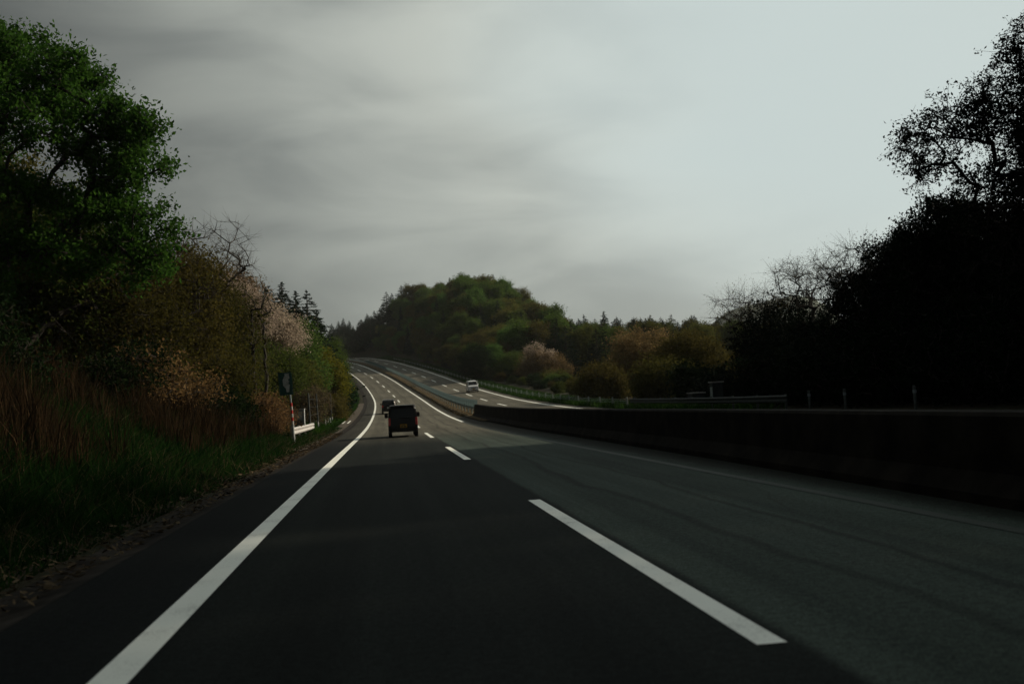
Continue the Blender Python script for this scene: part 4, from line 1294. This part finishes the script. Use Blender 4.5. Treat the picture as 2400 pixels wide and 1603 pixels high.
# ------------------------------------------------------------------ vehicles
class Car:
    def __init__(self, mat4, W, H, prof, name, label, cat, paint, z_belt=.85, tumble=.13):
        self.W, self.H, self.prof, self.zb, self.tu = W, H, prof, z_belt, tumble
        self.e = empty(name, label=label, cat=cat, mat=mat4)
        n = len(prof)
        cols = [-1, -.93, 0, .93, 1]
        m = MB()
        V = []
        for c in cols:
            for (y, z) in prof:
                # side edges drawn in a little so that corners read round
                cy = sum(p[0] for p in prof) / n
                inset = .0 if abs(c) < 1 else .035
                V.append((c * self.hw(z), y - inset * (1 if y > cy else -1), z - (inset * .8 if z > H * .9 else 0)))
        F = []
        for i in range(len(cols) - 1):
            for j in range(n):
                F.append((i * n + j, i * n + (j + 1) % n, (i + 1) * n + (j + 1) % n, (i + 1) * n + j))
        F += [tuple(range(n - 1, -1, -1)), tuple((len(cols) - 1) * n + j for j in range(n))]
        m.add(V, F)
        self.body = m.build("body", paint, self.e, .055, seg=3)

    def hw(self, z):
        return self.W / 2 * (1 - self.tu * max(0, (z - self.zb) / (self.H - self.zb)) ** 1.2 - .05 * max(0, (.5 - z)))

    def end_panel(self, name, k, f0, f1, w0, w1, mat, parent=None, off=.006, thick=.012, rnd=.0):
        """panel on profile segment k (rear or front), from fraction f0 to f1, half widths w0 and w1 as fractions"""
        (y0, z0), (y1, z1) = self.prof[k], self.prof[(k + 1) % len(self.prof)]
        nrm = Vector((0, z1 - z0, -(y1 - y0))).normalized()
        if (nrm.y > 0) != ((y0 + y1) / 2 > 0):
            nrm = -nrm
        P = []
        for f, w in ((f0, w0), (f1, w1)):
            y, z = y0 + (y1 - y0) * f, z0 + (z1 - z0) * f
            for sx in (-1, 1):
                P.append(Vector((sx * w * self.hw(z), y, z)))
        A = [p + nrm * (off - thick) for p in P] + [p + nrm * off for p in P]
        return MB().add(A, [(0, 1, 3, 2), (4, 6, 7, 5), (0, 4, 5, 1), (2, 3, 7, 6), (0, 2, 6, 4), (1, 5, 7, 3)]).build(name, mat, parent or self.e, .004, seg=1)

    def side_panel(self, name, poly, mat):
        for sx in (-1, 1):
            n = len(poly)
            A = [(sx * (self.hw(z) + .006), y, z) for y, z in poly] + [(sx * (self.hw(z) - .02), y, z) for y, z in poly]
            MB().add(A, [tuple(range(n)), tuple(range(2 * n - 1, n - 1, -1))] + [(i, n + i, n + (i + 1) % n, (i + 1) % n) for i in range(n)]).build(name, mat, self.e)

    def wheels(self, ys, r, w=.17):
        for y in ys:
            for sx in (-1, 1):
                x = sx * (self.W / 2 - w / 2 - .015)
                b_ = MB().tube((x - w / 2, y, r), (x + w / 2, y, r), r, n=24).build("wheel", MT["rubber"], self.e, .02)
                MB().tube((x + sx * (w / 2 - .01), y, r), (x + sx * (w / 2 + .008), y, r), r * .62, r * .55, n=20).build("rim", MT["rim"], b_)
                a = MB()
                a.tube((sx * (self.W / 2 - .06), y, r + .02), (sx * (self.W / 2 + .004), y, r + .02), r + .055, n=24).build("wheel_arch", MT["trim"], self.e)

    def box(self, name, c, s, mat, parent=None, bevel=.01, mirror=False):
        out = []
        for sx in ((-1, 1) if mirror else (1,)):
            out.append(MB().box((sx * c[0], c[1], c[2]), s).build(name, mat, parent or self.e, bevel))
        return out

    def mirrors(self, y, z, sz, mat):
        for sx in (-1, 1):
            x = sx * (self.hw(z) + .11)
            MB().box((x, y, z), sz).box((sx * (self.hw(z) + .02), y + .02, z - sz[2] * .3), (.12, .06, .05)).build("door_mirror", mat, self.e, .02)


# black boxy van ahead
PV = [(y, z * .94) for y, z in [(-1.66, .27), (-1.71, .50), (-1.68, .92), (-1.57, 1.50), (-1.44, 1.635), (.25, 1.66), (.72, 1.60), (1.22, 1.05), (1.56, .93), (1.68, .62), (1.66, .25)]]
c = Car(frame_at(50.2, 2.25), 1.42, 1.56, PV, "van", "small black boxy van driving ahead in our lane", "van", MT["black"])
c.end_panel("rear_window", 2, .10, .93, .82, .84, MT["glass"])
c.end_panel("windscreen", 6, .06, .92, .9, .9, MT["glass"])
c.side_panel("side_window", [(-1.45, 1.0), (-1.38, 1.46), (-.45, 1.50), (-.45, 1.0)], MT["glass"])
c.side_panel("front_side_window", [(-.38, 1.0), (-.38, 1.50), (.55, 1.48), (.98, 1.06)], MT["glass"])
for sx in (-1, 1):
    MB().add([(sx * .70, -1.735, .58), (sx * .60, -1.735, .58), (sx * .59, -1.705, .94), (sx * .69, -1.70, .94),
              (sx * .71, -1.60, .58), (sx * .60, -1.62, .58), (sx * .59, -1.60, .94), (sx * .702, -1.58, .94)],
             [(0, 1, 2, 3), (4, 7, 6, 5), (0, 3, 7, 4), (1, 5, 6, 2), (3, 2, 6, 7), (0, 4, 5, 1)]).build("tail_lamp", MT["lamp"], c.e, .012)
c.box("bumper", (0, -1.70, .40), (1.35, .16, .24), MT["black"], bevel=.04)
pl = c.box("number_plate", (.02, -1.795, .545), (.33, .015, .165), MT["plate"], bevel=.003)[0]
MB().box((.02, -1.805, .575), (.16, .006, .03)).box((-.06, -1.805, .52), (.08, .006, .06)).box((.08, -1.805, .52), (.12, .006, .06)).build("plate_characters", MT["ink"], pl)
c.box("roof_spoiler", (0, -1.53, 1.505), (1.12, .16, .05), MT["black"], bevel=.02)
c.box("wiper", (.05, -1.70, .93), (.42, .02, .02), MT["trim"], bevel=.004)
c.mirrors(.72, 1.05, (.17, .12, .24), MT["black"])
c.wheels((-1.22, 1.22), .27, .155)

# dark hatchback further ahead
PH = [(-1.62, .27), (-1.68, .50), (-1.64, .86), (-1.35, 1.36), (-1.20, 1.47), (.1, 1.50), (.55, 1.43), (1.05, .98), (1.52, .84), (1.68, .60), (1.66, .25)]
c = Car(frame_at(109, 1.6), 1.475, 1.50, PH, "hatchback", "dark grey hatchback further ahead, partly hidden by the black van", "car", MT["navy"], .82, .16)
c.end_panel("rear_window", 2, .10, .92, .80, .84, MT["glass"])
c.end_panel("windscreen", 6, .06, .92, .9, .9, MT["glass"])
c.side_panel("side_window", [(-1.25, .95), (-1.10, 1.32), (-.40, 1.36), (-.40, .95)], MT["glass"])
c.side_panel("front_side_window", [(-.34, .95), (-.34, 1.36), (.42, 1.34), (.85, .98)], MT["glass"])
c.box("tail_lamp", (.64, -1.64, .82), (.13, .10, .24), MT["lamp"], bevel=.02, mirror=True)
c.box("bumper", (0, -1.66, .40), (1.38, .14, .22), MT["navy"], bevel=.04)
c.box("number_plate", (.0, -1.705, .68), (.33, .02, .165), MT["dirtywhite"], bevel=.003)
c.box("roof_panel", (0, -.5, 1.505), (1.05, 1.3, .02), MT["rim"], bevel=.008)
c.mirrors(.55, 1.02, (.16, .12, .14), MT["navy"])
c.wheels((-1.2, 1.2), .27, .155)

# oncoming white minivan
PM = [(-1.90, .27), (-1.96, .55), (-1.92, 1.0), (-1.82, 1.62), (-1.66, 1.80), (.35, 1.84), (.85, 1.76), (1.42, 1.14), (1.80, .98), (1.95, .62), (1.92, .25)]
c = Car(frame_at(163, 16.1, True), 1.66, 1.84, PM, "minivan", "white minivan coming towards us on the opposite carriageway", "van", MT["carwhite"], .95, .15)
c.end_panel("rear_window", 2, .10, .92, .82, .84, MT["glass"])
c.end_panel("windscreen", 6, .05, .93, .91, .91, MT["glass"])
c.side_panel("side_window", [(-1.65, 1.08), (-1.58, 1.58), (-.50, 1.64), (-.50, 1.08)], MT["glass"])
c.side_panel("front_side_window", [(-.42, 1.08), (-.42, 1.64), (.62, 1.62), (1.12, 1.14)], MT["glass"])
c.box("headlamp", (.62, 1.86, .80), (.30, .16, .17), MT["headlamp"], bevel=.03, mirror=True)
c.box("grille", (0, 1.925, .72), (.80, .06, .13), MT["trim"], bevel=.01)
c.box("bumper", (0, 1.93, .42), (1.56, .14, .20), MT["carwhite"], bevel=.04)
c.box("air_intake", (0, 1.99, .34), (1.05, .04, .14), MT["trim"], bevel=.01)
c.box("number_plate", (.0, 2.005, .52), (.33, .02, .165), MT["plate"], bevel=.003)
c.mirrors(.95, 1.20, (.18, .12, .20), MT["carwhite"])
c.wheels((-1.3, 1.3), .30, .18)


# ------------------------------------------------------------------ the slightly hazy air
hm = bpy.data.materials.new("thin haze")
hm.use_nodes = True
ht = hm.node_tree
ht.nodes.clear()
pv = ht.nodes.new("ShaderNodeVolumePrincipled")
pv.inputs["Density"].default_value = 0.9e-4
pv.inputs["Color"].default_value = (.93, 1.0, 1.0, 1)
ho = ht.nodes.new("ShaderNodeOutputMaterial")
ht.links.new(pv.outputs[0], ho.inputs["Volume"])
zlo = min(v.co.z for v in bpy.data.objects["ground"].data.vertices) - 1.5
gco = np.array([v.co for o_ in ("ground", "mountain") for v in bpy.data.objects[o_].data.vertices])
HX, HW = (gco[:, 0].min() + gco[:, 0].max()) / 2, np.ptp(gco[:, 0]) + 20
HY, HD = (gco[:, 1].min() + gco[:, 1].max()) / 2, np.ptp(gco[:, 1]) + 20
hz_o = MB().box((HX, HY, (zlo + 175) / 2), (HW, HD, 175 - zlo)).build("haze", hm)
tag(hz_o, "thin pale haze in the air, fading the far hills", "haze", kind="stuff")
